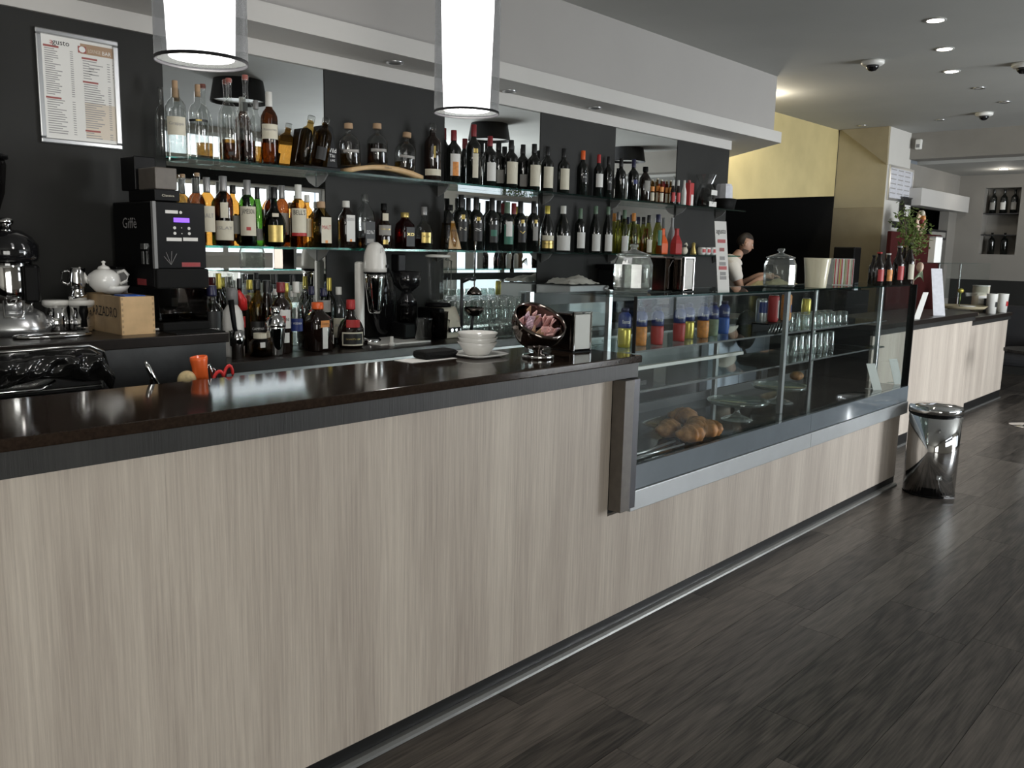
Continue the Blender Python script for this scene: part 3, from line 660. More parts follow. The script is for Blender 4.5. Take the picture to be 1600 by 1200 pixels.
# ---- upper shelf, wines
W1 = [(706, 203, 24, 3.66, 'capsule_red', ((.14, .55, .7, 'label_white'), (.14, .40, .4, 'label_orange')), 'wine bottle with a white and orange flame label, first wine from the left, upper shelf'),
      (736, 194, 23, 3.66, 'capsule_red', ((.12, .52, .4, 'label_cream'), (.53, .60, .3, 'label_gold')), 'tall wine bottle with bright red capsule and narrow cream label'),
      (761, 212, 22, 3.68, 'capsule_red', ((.12, .48, .7, 'label_white'),), 'wine bottle with dull red capsule and low white label'),
      (774, 220, 22, 3.74, 'capsule_black', ((.12, .40, .8, 'label_grey'),), 'wine bottle with grey label in the second row, left of the pair'),
      (793, 218, 22, 3.66, 'capsule_black', ((.10, .55, .9, 'label_cream'),), 'wine bottle with big plain cream label, leftmost of the four alike'),
      (811, 225, 20, 3.74, 'capsule_black', ((.10, .36, .8, 'label_grey'),), 'wine bottle with grey label in the second row, right of the pair'),
      (828, 224, 21, 3.66, 'capsule_black', ((.10, .55, .9, 'label_cream'),), 'wine bottle with big plain cream label, second of the four alike'),
      (848, 228, 20, 3.68, 'capsule_black', ((.10, .56, .9, 'label_cream'),), 'wine bottle with big plain cream label, third of the four alike'),
      (873, 231, 19, 3.68, 'capsule_black', ((.10, .56, .9, 'label_cream'),), 'wine bottle with big plain cream label, rightmost of the four alike'),
      (902, 234, 18, 3.67, 'orange_plastic', ((.30, .48, .5, 'label_black', 'K', 'ink_white'),), 'black wine bottle with bright orange capsule'),
      (926, 240, 15, 3.67, 'label_red', ((.24, .55, .9, 'label_white'),), 'wine bottle with scarlet capsule and white label'),
      (941, 243, 14, 3.67, 'capsule_black', ((.2, .5, .5, 'label_black', 'R', 'ink_white'),), 'all-black wine bottle right of the scarlet-capped one'),
      (960, 246, 16, 3.67, 'capsule_black', (), 'dark wine bottle without front label, second after the scarlet-capped one'),
      (979, 247, 17, 3.67, 'capsule_navy', ((.4, .5, .4, 'label_blue'),), 'dark wine bottle with a small blue mark, upper shelf right')]
for px, yt, wv, yy, cp, lb_, lab in W1:
    bottle('wine_bottle', lab, WN, px, yt, wv, yy, S1, 'bord', 'wine_glass_dark', cp, lb_, None, GS1)
bottle('liquor_bottle', 'broad dark flagon with flanged neck right of the wines, upper shelf', LQ, 997, 259, 19, 3.67, S1, 'flask', 'brown_glass', 'black_plastic', ((.3, .6, .5, 'label_grey'),), None, GS1)
for k, (px, yt, yy) in enumerate(((1008, 279, 3.70), (1016, 277, 3.74), (1022, 279, 3.70), (1030, 280, 3.74), (1036, 280, 3.71))):
    bottle('mini_bottle', ('first', 'second', 'third', 'fourth', 'fifth')[k]+' small aperitif bottle from the left in the cream-labelled cluster', LQ, px, yt, 8, yy, S1, 'beer', 'amber_liquid', 'label_cream', ((.10, .45, .9, 'label_cream'), (.5, .7, .9, 'label_orange')), None, 'small bottles at the end of the upper shelf')
for k, (px, cm, lm) in enumerate(((1040, 'capsule_white', 'label_red'), (1048, 'capsule_white', 'label_red'), (1057, 'capsule_white', 'label_white'))):
    bottle('mini_bottle', ('small white-capped bottle with red label, left of the two', 'small white-capped bottle with red label, right of the two', 'small bottle all in white, at the end of the row')[k], LQ, px, 280, 7.5, 3.66, S1, 'beer', 'label_white' if k == 2 else 'brown_glass', cm, ((.12, .5, .9, lm),), None, 'small bottles at the end of the upper shelf', cap_from=.55)
p = on_y(1075, 320, 3.67)
t = thing('gift_box', 'slim red gift box with white label at the far end of the upper shelf', 'box', (p.x, 3.67, S1))
MB().box(-.03, .03, -.03, .03, 0, .18).obj('carton', 'label_red', t, bev=.004); MB().box(-.012, .022, -.0318, -.0305, .0, .09).obj('label', 'label_white', t); MB().cyl(.012, .18, .20).obj('lid', 'dull_red', t)
p = on_y(1101, 320, 3.68)
t = thing('gift_basket', 'gift bottle wrapped in crinkled clear film with white ribbon labels', 'gift', (p.x, 3.68, S1))
MB().lathe([(0, 0), (.06, 0), (.065, .03), (.05, .10), (.03, .16), (0, .16)], 14).obj('bottle', 'wine_glass_dark', t)
fb = MB(); seg = 14
fb.open_lathe([(.07, .0), (.085, .06), (.075, .13), (.05, .19), (.085, .265)], seg)
fb.v = [(x+random.uniform(-.008, .008), y+random.uniform(-.008, .008), z) for x, y, z in fb.v]; fb.sm = [False]*len(fb.sm)
fb.obj('film_wrap', 'clear_glass', t); MB().box(-.055, .055, -.075, -.072, .01, .05).obj('label', 'label_white', t); MB().box(-.04, .05, -.08, -.077, .10, .14).obj('label', 'label_white', t)
p = on_y(1130, 322, 3.68)
t = thing('dark_basket', 'dark woven basket with a grey paper bag at the end of the upper shelf', 'basket', (p.x, 3.68, S1))
MB().lathe([(0, 0), (.085, 0), (.10, .09), (.094, .09), (.08, .01), (0, .01)], 16, sq=.8).obj('basket', 'black_matte', t)
gb = MB().lathe([(0, .012), (.06, .012), (.07, .09), (.065, .19), (.055, .21), (0, .20)], 9, sq=.5); gb.sm = [False]*len(gb.sm)
gb.obj('paper_bag', 'paper_grey', t)
# ---- lower shelf, spirits
for k, (px, yt) in enumerate(((277, 278), (297, 273), (319, 271))):
    bottle('liquor_bottle', ('left', 'middle', 'right')[k]+' of three clear flared-neck bottles standing behind the coffee machine', LQ, px, yt, 24, 3.70, S2, 'grappa', 'clear_glass', 'cork', (), ('white_spirit', .7), GS2, cap_r=.32)
bottle('liquor_bottle', 'amber whisky bottle with tall cream label beside the coffee machine', LQ, 333, 278, 25, 3.67, S2, 'spirit', 'amber_liquid', 'capsule_grey', ((.20, .58, 1.0, 'label_cream', 'MALT', 'ink_grey'),), ('amber_liquid', .7), GS2, cap_from=.78)
bottle('liquor_bottle', 'dark malt whisky bottle with low wide label and oval badge', LQ, 358, 276, 28, 3.66, S2, 'spirit', 'amber_dark', 'capsule_grey', ((.08, .36, 1.2, 'label_cream', 'ISLAY', 'ink_grey'), (.40, .62, .4, 'label_cream')), ('amber_dark', .7), GS2, cap_from=.78)
bottle('liquor_bottle', 'amber bottle half hidden between the malt and the green whiskey', LQ, 372, 290, 22, 3.74, S2, 'spirit', 'amber_liquid', 'capsule_black', ((.2, .5, .9, 'label_grey'),), ('amber_dark', .6), GS2)
bottle('liquor_bottle', 'green glass Irish whiskey bottle with tall cream label and red seal', LQ, 394, 282, 26, 3.66, S2, 'spirit', 'green_glass', 'capsule_grey', ((.16, .60, 1.05, 'label_cream', 'JAMESON', 'ink_black', .82), (.24, .29, .25, 'label_red')), ('dark_green_glass', .64), GS2, cap_from=.74)
bottle('liquor_bottle', 'slim green bottle standing behind the Irish whiskey', LQ, 409, 293, 20, 3.74, S2, 'burg', 'green_glass', 'capsule_black', ((.1, .3, .9, 'label_grey'),), None, GS2)
bottle('liquor_bottle', 'dark round-bellied cognac bottle with gold shield label', LQ, 434, 293, 38, 3.66, S2, 'oblate', 'dark_green_glass', 'capsule_black', ((.08, .36, .6, 'label_gold'), (.50, .56, .25, 'label_cream')), ('brown_glass', .5), GS2, cap_from=.80)
bottle('liquor_bottle', 'amber bottle with silver neck behind the round cognac', LQ, 446, 290, 22, 3.74, S2, 'spirit', 'amber_dark', 'capsule_grey', ((.2, .55, .9, 'label_grey'),), ('amber_dark', .6), GS2, cap_from=.78)
bottle('liquor_bottle', 'amber blended whisky bottle with cream label edged red below, pale cap', LQ, 471, 289, 25, 3.66, S2, 'spirit', 'amber_liquid', 'capsule_white', ((.18, .62, 1.05, 'label_cream', 'BELL\'S', 'ink_black', .84), (.18, .23, 1.06, 'label_red')), ('amber_liquid', .66), GS2, cap_from=.76)
bottle('liquor_bottle', 'amber bottle with pale cap peeking out behind the blended whisky', LQ, 484, 305, 20, 3.74, S2, 'spirit', 'amber_liquid', 'capsule_white', ((.2, .55, .9, 'label_cream'),), ('amber_liquid', .6), GS2)
bottle('liquor_bottle', 'square-shouldered golden whisky bottle with arched cream label', LQ, 505, 315, 29, 3.66, S2, 'flask', 'amber_pale', 'cork', ((.10, .66, 1.0, 'label_cream', 'MALT', 'ink_red', .6), (.10, .16, .25, 'label_orange')), ('amber_liquid', .68), GS2, sq=.75)
bottle('liquor_bottle', 'brown square whisky bottle with white label and white cap on dark panel', LQ, 543, 314, 25, 3.66, S2, 'flask', 'brown_glass', 'capsule_white', ((.14, .70, 1.0, 'label_white', "Ballantine's", 'ink_grey', .85), (.14, .19, .25, 'label_orange')), None, GS2, sq=.7)
bottle('liquor_bottle', 'square Tennessee whiskey bottle with black and white label', LQ, 572, 304, 26, 3.66, S2, 'flask', 'clear_glass', 'clear_glass', ((.06, .50, 1.1, 'label_black', 'OLD No.7', 'ink_white', .55), (.10, .18, .8, 'label_grey')), ('amber_dark', .2), GS2, sq=.85)
bottle('liquor_bottle', 'onion-shaped dark rum bottle with curved label and round stopper', LQ, 600, 318, 26, 3.66, S2, 'round', 'brown_glass', 'black_plastic', ((.30, .52, .8, 'label_grey', 'Zacapa', 'label_gold'), (.62, .78, .35, 'label_cream'), (.10, .20, .3, 'label_gold')), None, GS2, cap_from=.84, cap_r=.36)
bottle('liquor_bottle', 'flat red-brown cognac flask turned sideways with cork stopper', LQ, 632, 332, 29, 3.66, S2, 'flask', 'red_liquid', 'label_gold', ((.08, .60, .9, 'label_black', 'XO', 'label_gold'),), ('red_liquid', .5), GS2, sq=.7)
bottle('liquor_bottle', 'clear round bottle with a gold emblem and pale neck band', LQ, 661, 323, 30, 3.66, S2, 'round', 'clear_glass', 'capsule_grey', ((.16, .40, .5, 'label_gold', 'G', 'ink_black'),), ('amber_dark', .25), GS2)
t = bottle('liquor_bottle', 'pyramid-shaped bottle with yellow triangular label and black stopper', LQ, 699, 320, 30, 3.67, S2, 'taper', 'clear_glass', 'black_plastic', (), ('amber_pale', .6), GS2)
pm_ = MB(); vs = [(-.048, -.052, .008), (.05, -.052, .008), (.012, -.03, .165), (-.008, -.03, .165)]
pm_.add(vs+[(v[0], v[1]+.004, v[2]) for v in vs], [(0, 1, 2, 3), (7, 6, 5, 4), (0, 4, 5, 1), (1, 5, 6, 2), (2, 6, 7, 3), (3, 7, 4, 0)])
o = pm_.obj('wedge_label', 'pine', t); tm = MB(); text_flat(tm, 'LIMONE', .014, TR(.002, -.045, .11)@RX(-.14)); tm.obj('lettering', 'ink_black', o)
# ---- lower shelf, wines
W2 = [(717, 304, 24, 3.66, 'bord', 'capsule_black', ((.16, .52, .6, 'label_black', 'N', 'label_cream'), (.56, .64, .22, 'label_gold')), 'dark wine bottle just right of the pyramid bottle, lower shelf'),
      (740, 308, 24, 3.66, 'bord', 'capsule_black', ((.18, .52, .6, 'label_black', 'S', 'ink_white'), (.56, .63, .22, 'label_gold')), 'second dark wine bottle right of the pyramid bottle'),
      (764, 309, 23, 3.66, 'bord', 'capsule_black', ((.16, .50, .6, 'label_black'), (.28, .40, .45, 'label_green')), 'dark wine bottle with a small green label patch'),
      (787, 315, 23, 3.66, 'bord', 'capsule_green', ((.14, .54, .7, 'label_green'), (.30, .60, .45, 'label_white')), 'wine bottle with a white leaf on green label'),
      (807, 314, 22, 3.66, 'bord', 'capsule_black', ((.18, .5, .6, 'label_black', 'V', 'label_gold'), (.56, .63, .22, 'label_gold')), 'dark wine bottle right of the leaf-labelled one'),
      (827, 314, 21, 3.66, 'bord', 'capsule_black', ((.22, .5, .4, 'label_grey'), (.56, .63, .2, 'label_gold')), 'dark wine bottle with narrow grey label before the gold-capped one'),
      (728, 309, 20, 3.74, 'bord', 'capsule_black', (), 'dark wine bottle in the second row, left of the back trio'),
      (774, 313, 20, 3.74, 'bord', 'capsule_black', (), 'dark wine bottle in the second row, middle of the back trio'),
      (797, 317, 20, 3.74, 'bord', 'capsule_red', (), 'dark wine bottle in the second row, right of the back trio'),
      (848, 321, 21, 3.66, 'burg', 'gold_foil', ((.08, .24, 1.1, 'label_gold', 'BRUT', 'ink_black'), (.25, .36, 1.1, 'label_cream')), 'sparkling wine bottle with gold foil neck and gold label'),
      (872, 321, 24, 3.66, 'burg', 'capsule_white', ((.04, .36, 1.2, 'label_white'),), 'white-capped burgundy bottle with wide low white label'),
      (898, 325, 17, 3.66, 'bord', 'capsule_green', ((.10, .46, .9, 'label_white'),), 'leftmost green-capped bottle with torn white label'),
      (921, 321, 18, 3.66, 'burg', 'capsule_green', ((.04, .40, .9, 'label_white'),), 'middle green-capped bottle with torn white label'),
      (940, 322, 16, 3.66, 'burg', 'capsule_green', ((.04, .40, .9, 'label_white'),), 'rightmost green-capped bottle with torn white label')]
for px, yt, wv, yy, sh, cp, lb_, lab in W2:
    bottle('wine_bottle', lab, WN, px, yt, wv, yy, S2, sh, 'wine_glass_dark', cp, lb_, None, GS2, cap_from=.74 if sh == 'bord' else None)
W3 = [(956, 330, 13, 3.72, 'capsule_grey', (), 'pale green wine bottle with grey capsule, first of the white wines'),
      (965, 327, 14, 3.66, 'capsule_green', ((.04, .40, .9, 'label_white'),), 'pale green wine bottle with low white label and long green neck'),
      (979, 332, 14, 3.70, 'label_orange', (), 'golden white-wine bottle with orange capsule'),
      (986, 338, 13, 3.74, 'capsule_navy', (), 'white-wine bottle with navy capsule, behind the orange-capped one'),
      (994, 338, 13, 3.70, 'capsule_black', (), 'white-wine bottle with black capsule, behind the glass jar lid'),
      (1002, 335, 13, 3.66, 'capsule_black', ((.04, .36, .7, 'label_cream'),), 'white-wine bottle with low cream label, beside the teal-labelled one'),
      (1016, 334, 17, 3.67, 'capsule_navy', ((.22, .6, .4, 'label_green'),), 'golden white-wine bottle with teal side label')]
for px, yt, wv, yy, cp, lb_, lab in W3:
    bottle('wine_bottle', lab, WN, px, yt, wv, yy, S2, 'flute', 'olive_glass', cp, lb_, ('amber_pale', .66), GS2)
for k, (px, mt, lab, yt) in enumerate(((1034, 'orange_plastic', 'bright orange ceramic bottle vase on the lower shelf', 357), (1048, 'grey_plastic', 'slim grey ceramic bottle vase between the orange and red ones', 340), (1056, 'label_red', 'red ceramic bottle vase beside the grey one', 357))):
    p = on_y(px, 395, (3.66, 3.745, 3.645)[k]); r_ = (.05, .034, .05)[k]; hh = on_y(px, yt, p.y).z-S2
    t = MB().lathe([(0, 0), (r_*.9, 0), (r_, .01), (r_, hh*.42), (r_*.8, hh*.56), (r_*.42, hh*.74), (r_*.36, hh*.95), (r_*.42, hh), (r_*.3, hh), (0, hh*.9)], 6 if k != 1 else 16).obj('bottle_vase', mt)
    t.location = (p.x, p.y, S2); tag(t, lab, 'vase', 'ceramic bottle vases'); 
    t.data.polygons.foreach_set('use_smooth', [False]*len(t.data.polygons))
for k, (px, hh, lab) in enumerate(((1069, .085, 'small gold-patterned ceramic swan on the lower shelf'), (1083, .10, 'small gold figurine bottle left of the flowered mugs'), (1096, .062, 'leftmost flowered mug at the end of the lower shelf'), (1104, .062, 'middle flowered mug at the end of the lower shelf'), (1113, .066, 'rightmost flowered mug at the end of the lower shelf'))):
    p = on_y(px, 397, 3.66); t = thing(('figurine', 'figurine', 'flowered_mug', 'flowered_mug', 'flowered_mug')[k], lab, 'figurine' if k < 2 else 'mug', (p.x, 3.66, S2), 0, None if k < 2 else 'flowered mugs')
    if k == 0: MB().ellipsoid((0, 0, .03), (.035, .025, .03)).tube([(.02, 0, .045), (.035, 0, .07), (.02, 0, .088), (.0, 0, .08)], [.012, .009, .008, .006]).obj('body', 'label_cream', t)
    elif k == 1: MB().lathe([(0, 0), (.025, 0), (.025, .02), (.014, .06), (.016, .09), (0, .10)], 12).obj('body', 'label_gold', t)
    else:
        MB().lathe([(0, 0), (.026, 0), (.034, .02), (.034, .05), (.028, hh), (.024, hh), (.028, .03), (0, .01)], 16).obj('cup', 'white_ceramic', t)
        MB().patch(.0348, .02, .048, -2.4, -1.4).obj('flower_print', 'label_red', t)
        MB().tube([(.03, 0, .05), (.05, 0, .045), (.048, 0, .02), (.03, 0, .016)], .004).obj('handle', 'white_ceramic', t)
# ---- bottles on the lower back counter
LB = [  # px, ytop, w, Y, shape, glass, cap, labels, fill, sq, label
 (328, 427, 22, 3.70, 'bord', 'clear_glass', 'gold_foil', (), ('amber_pale', .5), 0, 'bottle with yellow foil neck half hidden by the coffee machine'),
 (352, 427, 22, 3.71, 'bord', 'dark_green_glass', 'gold_foil', (), None, 0, 'bottle with yellow foil neck behind the white flask'),
 (370, 428, 20, 3.72, 'spirit', 'clear_glass', 'clear_glass', (), ('white_spirit', .5), 0, 'clear bottle with glass stopper in the rear row, left'),
 (391, 428, 20, 3.72, 'spirit', 'clear_glass', 'clear_glass', (), ('white_spirit', .5), 0, 'clear bottle with glass stopper in the rear row, right'),
 (383, 435, 19, 3.58, 'spirit', 'red_liquid', 'capsule_black', ((.35, .5, .8, 'label_red'),), ('red_liquid', .7), 0, 'red aperitif bottle with black cap and a red plastic pourer'),
 (398, 437, 22, 3.66, 'spirit', 'clear_glass', 'gold_foil', (), ('white_spirit', .6), 0, 'clear bottle with yellowish foil cap left of the black-capped bitter'),
 (409, 437, 26, 3.54, 'spirit', 'amber_pale', 'capsule_black', ((.24, .44, 1.0, 'label_black', 'CAMPARI', 'ink_white', .5),), ('amber_pale', .6), 0, 'pale bottle with black cap and black label in white capitals'),
 (424, 438, 32, 3.58, 'burg', 'brown_glass', 'capsule_black', (), None, 0, 'dark brown sloping-shoulder bottle left of the vermouth'),
 (437, 428, 18, 3.70, 'spirit', 'clear_glass', 'capsule_black', ((.72, .80, .5, 'label_white'),), ('white_spirit', .6), 0, 'clear bottle with black screw cap behind the vermouth'),
 (445, 441, 31, 3.47, 'spirit', 'brown_glass', 'capsule_red', ((.36, .62, .95, 'label_white', 'MARTINI', 'ink_black', .48), (.44, .54, .34, 'label_red'), (.16, .30, .7, 'label_white')), None, 0, 'dark vermouth bottle with maroon cap, white label and red disc'),
 (453, 442, 18, 3.66, 'spirit', 'amber_pale', 'gold_foil', (), ('amber_pale', .6), 0, 'golden bottle with gold cap right behind the vermouth'),
 (463, 430, 20, 3.70, 'spirit', 'clear_glass', 'capsule_black', ((.7, .78, .5, 'label_white'),), ('white_spirit', .6), 0, 'clear bottle with black and silver cap in the rear row'),
 (468, 440, 21, 3.48, 'vodka', 'clear_glass', 'capsule_white', ((.30, .48, .9, 'label_blue', 'VODKA', 'ink_white'),), ('white_spirit', .66), 0, 'clear vodka bottle with white cap and blue lettering'),
 (480, 446, 20, 3.62, 'spirit', 'clear_glass', 'clear_glass', ((.3, .45, .6, 'label_grey'),), ('white_spirit', .55), 0, 'clear bottle with glass stopper right of the vodka'),
 (491, 447, 22, 3.60, 'spirit', 'clear_glass', 'capsule_navy', ((.2, .5, .9, 'label_cream'), (.5, .62, .4, 'label_red')), ('white_spirit', .6), 0, 'clear bottle with purple cap and pale label with a red medallion'),
 (509, 450, 26, 3.58, 'spirit', 'green_glass', 'capsule_navy', ((.60, .80, .8, 'label_grey'), (.15, .4, .9, 'label_grey')), ('dark_green_glass', .58), 0, 'green gin bottle with navy cap and pale neck label'),
 (518, 434, 19, 3.68, 'bord', 'dark_green_glass', 'gold_foil', (), None, 0, 'sparkling bottle with bright yellow foil neck among the liqueurs'),
 (532, 448, 22, 3.63, 'spirit', 'clear_glass', 'capsule_white', ((.12, .46, 1.0, 'label_cream', 'ANISE', 'ink_grey'),), ('white_spirit', .6), 0, 'clear liqueur bottle with white cap and cream label'),
 (500, 472, 41, 3.46, 'flask', 'brown_glass', 'orange_plastic', ((.06, .50, .36, 'label_white'), (.50, .64, .6, 'label_orange', 'COINTREAU', 'ink_black', .5)), None, .85, 'square brown liqueur bottle with orange cap and orange ribbon label'),
 (550, 468, 42, 3.47, 'round', 'brown_glass', 'label_red', ((.06, .34, .85, 'label_cream'), (.09, .31, .75, 'label_black', 'Grand Marnier', 'label_gold', .5), (.44, .60, .5, 'label_red')), None, 0, 'squat brown orange-liqueur bottle with red ribbon and framed label'),
 (519, 508, 12, 3.50, 'beer', 'brown_glass', 'capsule_black', ((.2, .6, .8, 'label_white'),), None, 0, 'small dark bitters bottle beside the square brown liqueur'),
]
for px, yt, wv, yy, sh, gl_, cp, lb_, fi, sq, lab in LB:
    t = bottle('liquor_bottle', lab, LQ, px, yt, wv, yy, LZ, sh, gl_, cp, lb_, fi, GSL, sq=sq)
    if 'red plastic pourer' in lab:
        h_ = on_y(px, yt, yy).z-LZ
        MB().tube([(0, -.02, h_*.60), (-.004, -.03, h_*.72), (-.03, -.04, h_*.83)], [.024, .020, .012], 10).obj('pourer', 'red_plastic', t)
# two bottles just behind the end of the raised bench
bottle('liquor_bottle', 'clear vodka bottle with black cap and black wolf label at the bench edge', LQ, 341, 446, 34, 3.46, LZ, 'spirit', 'clear_glass', 'capsule_navy', ((.36, .66, .75, 'label_black', 'ERISTOFF', 'ink_white', .16),), ('white_spirit', .66), GSL, cap_from=.86, cap_r=.46)
bottle('liquor_bottle', 'clear dark-capped bottle between the coffee machine and the vodka', LQ, 326, 448, 24, 3.60, LZ, 'spirit', 'clear_glass', 'capsule_navy', (), ('white_spirit', .4), GSL)
p = on_y(365, 515, 3.50)
t = thing('cream_whipper', 'white enamel cream whipper flask with grey head at the bench edge', 'flask', (on_y(364, 510, 3.50).x, 3.50, LZ)); t.scale = (1, 1, (on_y(364, 450, 3.50).z-LZ)/.205)
MB().lathe([(0, 0), (.046, 0), (.048, .01), (.048, .10), (.040, .135), (.022, .155), (0, .155)], 20).obj('flask', 'white_plastic', t)
MB().lathe([(0, .156), (.025, .156), (.025, .195), (.018, .205), (0, .205)], 16).obj('head', 'grey_plastic', t)
# ================================================================== lamps
def pendant(lab, px, ybot, wpx, D_):
    t_ = D_/(wpx/F_PX); p = CAM+ray(px, ybot)*t_
    t = thing('pendant_lamp', lab, 'lamp', (p.x, p.y, p.z), 0, 'lit tubular pendant lamps over the bar')
    r = D_/2; H = .62
    MB().open_lathe([(r, 0), (r, H)], 40).obj('outer_shade', 'smoke_shade', t)
    MB().open_lathe([(r+.001, -.003), (r+.001, .006), (r-.003, .006), (r-.003, -.003), (r+.001, -.003)], 40).obj('lower_rim', 'shade_black', t)
    MB().open_lathe([(r+.001, H-.006), (r+.001, H+.003), (r-.003, H+.003), (r-.003, H-.006), (r+.001, H-.006)], 40).obj('upper_rim', 'shade_black', t)
    MB().lathe([(0, .01), (r*.70, .01), (r*.72, .02), (r*.80, H*.55), (r*.84, H-.02), (0, H-.02)], 32).obj('inner_diffuser', 'lamp_white', t)
    sp = MB()
    for k in range(3): a = 2*PI*k/3; sp.tube([(0, 0, H), (r*math.cos(a), r*math.sin(a), H)], .003, 6)
    sp.obj('spider', 'dark_metal', t)
    MB().cyl(.03, H-.018, H+.05).obj('socket', 'dark_metal', t)
    MB().cyl(.003, H+.05, ROOM_H-p.z-.02, 8).obj('cord', 'black_plastic', t)
    MB().lathe([(0, ROOM_H-p.z-.03), (.045, ROOM_H-p.z-.03), (.055, ROOM_H-p.z-.001), (0, ROOM_H-p.z-.001)], 20).obj('canopy', 'ledge_white', t)
    l = bpy.data.lights.new('pendant_light', 'POINT'); l.energy = 7; l.color = (1, .96, .9); l.shadow_soft_size = .06
    lo = bpy.data.objects.new('pendant_light', l); COL.objects.link(lo); lo.parent = t; lo.location = (0, 0, -.06)
pendant('glowing tubular pendant lamp hanging nearest the framed menu', 315.5, 97, 139, .24)
pendant('glowing tubular pendant lamp hanging in the middle of the picture', 729, 177, 101, .24)
for k, (x, lab) in enumerate(((4.35, 'unlit black drum ceiling lamp seen in the mirror behind the whisky'), (7.7, 'unlit black drum ceiling lamp seen in the middle mirror'), (10.6, 'unlit black drum ceiling lamp seen in the far mirror'))):
    t = thing('drum_lamp', lab, 'lamp', (x, 0.0, 2.85), 0, 'black drum lamps over the guest side')
    MB().open_lathe([(.26, 0), (.21, .28)], 32).obj('shade', 'shade_black', t); MB().cyl(.235, .03, .034, 32).obj('diffuser', 'white_plastic', t)
    MB().cyl(.012, .04, .199, 8).obj('stem', 'dark_metal', t)
for k, (px, py, lab) in enumerate(((1462, 31, 'lit round ceiling spotlight nearest the camera, first of three in a row'), (1476, 76, 'lit round ceiling spotlight in the middle of the row of three'), (1487, 111, 'lit round ceiling spotlight farthest away in the row of three'))):
    p = on_z(px, py, ROOM_H); t = thing('ceiling_spotlight', lab, 'spotlight', (p.x, p.y, ROOM_H-.001), 0, 'lit ceiling spotlights')
    MB().open_lathe([(.065, 0), (.065, -.006), (.052, -.006), (.05, 0)]).obj('rim', 'ceiling_paint', t); MB().cyl(.05, -.004, -.001).obj('bulb', 'spot_glow', t)
p = on_z(1568, 264, 2.70); t = thing('ceiling_spotlight', 'lit round spotlight in the lower ceiling of the back room', 'spotlight', (p.x, p.y, 2.699), 0, 'lit ceiling spotlights')
MB().open_lathe([(.065, 0), (.065, -.006), (.052, -.006), (.05, 0)]).obj('rim', 'ceiling_paint', t); MB().cyl(.05, -.004, -.001).obj('bulb', 'spot_glow', t)
l = bpy.data.lights.new('spot_light', 'POINT'); l.energy = 3; l.color = (1, .93, .82); l.shadow_soft_size = .05
lo = bpy.data.objects.new('spot_light', l); COL.objects.link(lo); lo.parent = t; lo.location = (0, 0, -.08)
# downlight on the kitchen side that washes the yellow wall
t = thing('ceiling_spotlight', 'lit spotlight washing the yellow wall, hidden behind the bulkhead end', 'spotlight', (7.75, 4.02, ROOM_H-.001), 0, 'lit ceiling spotlights')
MB().open_lathe([(.065, 0), (.065, -.006), (.052, -.006), (.05, 0)]).obj('rim', 'ceiling_paint', t); MB().cyl(.05, -.004, -.001).obj('bulb', 'spot_glow', t)
l = bpy.data.lights.new('spot_light', 'POINT'); l.energy = 16; l.color = (1, .90, .72); l.shadow_soft_size = .06
lo = bpy.data.objects.new('spot_light', l); COL.objects.link(lo); lo.parent = t; lo.location = (0, 0, -.10)
for k, (px, py, lab) in enumerate(((1530, 137, 'small unlit ceiling fitting left of the pair near the right edge'), (1570, 159, 'small unlit ceiling fitting right of the pair near the right edge'), (1470, 187, 'small unlit ceiling fitting above the pillar'), (1348, 196, 'small unlit ceiling fitting above the yellow wall'))):
    p = on_z(px, py, ROOM_H); t = thing('ceiling_fitting', lab, 'ceiling fitting', (p.x, p.y, ROOM_H-.001), 0, 'small unlit ceiling fittings')
    MB().open_lathe([(.05, 0), (.05, -.008), (.035, -.008), (.03, -.001)]).obj('rim', 'aluminium', t); MB().cyl(.03, -.003, -.0005).obj('lens', 'white_plastic', t)
for k, (px, py, lab) in enumerate(((1364, 95, 'white dome security camera on the ceiling nearer the bulkhead'), (1538, 176, 'white dome security camera on the ceiling toward the back room'), (1600, 99, 'white dome security camera cut by the right picture edge'))):
    p = on_z(px, py, ROOM_H); t = thing('security_camera', lab, 'security camera', (p.x, p.y, ROOM_H-.001), 0, 'dome security cameras')
    MB().lathe([(0, 0), (.085, 0), (.085, -.022), (.07, -.034), (0, -.034)], 24).obj('housing', 'white_plastic', t)
    MB().lathe([(0, -.078), (.025, -.074), (.044, -.055), (.05, -.035), (0, -.035)][::-1], 20).obj('dome', 'black_gloss', t)
p = on_x(1437, 226, 11.2); t = thing('motion_detector', 'small white motion detector on the beam beside the pillar', 'detector', (11.19, p.y, p.z))
MB().box(-.05, .008, -.035, .035, -.06, .06).obj('housing', 'white_plastic', t, bev=.012); MB().box(-.052, -.0505, -.02, .02, -.04, .0).obj('lens', 'grey_plastic', t)

# ================================================================== framed menu on the dark wall
a, b = on_y(52.5, 41, BACK-.02), on_y(191, 235, BACK-.02)
FX0, FX1, FZ0, FZ1 = a.x, b.x, b.z, a.z; FW, FH = FX1-FX0, FZ1-FZ0
fm = thing('framed_menu', 'price list poster in a silver snap frame on the dark wall', 'poster', (FX0, BACK-.017, FZ0))
t_ = .022
for nm, q in (('frame_rail', (0, FW, 0, t_)), ('frame_rail', (0, FW, FH-t_, FH)), ('frame_stile', (0, t_, t_, FH-t_)), ('frame_stile', (FW-t_, FW, t_, FH-t_))):
    MB().box(q[0], q[1], -.014, 0, q[2], q[3]).obj(nm, 'aluminium', fm, bev=.005)
sh = MB().box(t_, FW-t_, -.006, -.001, t_, FH-t_).obj('sheet', 'paper', fm)
def mrect(x0, x1, z0, z1, m_, d=.0066): return MB().box(FW*x0, FW*x1, -d, -.0061, FH*z0, FH*z1).obj('print_block', m_, sh)
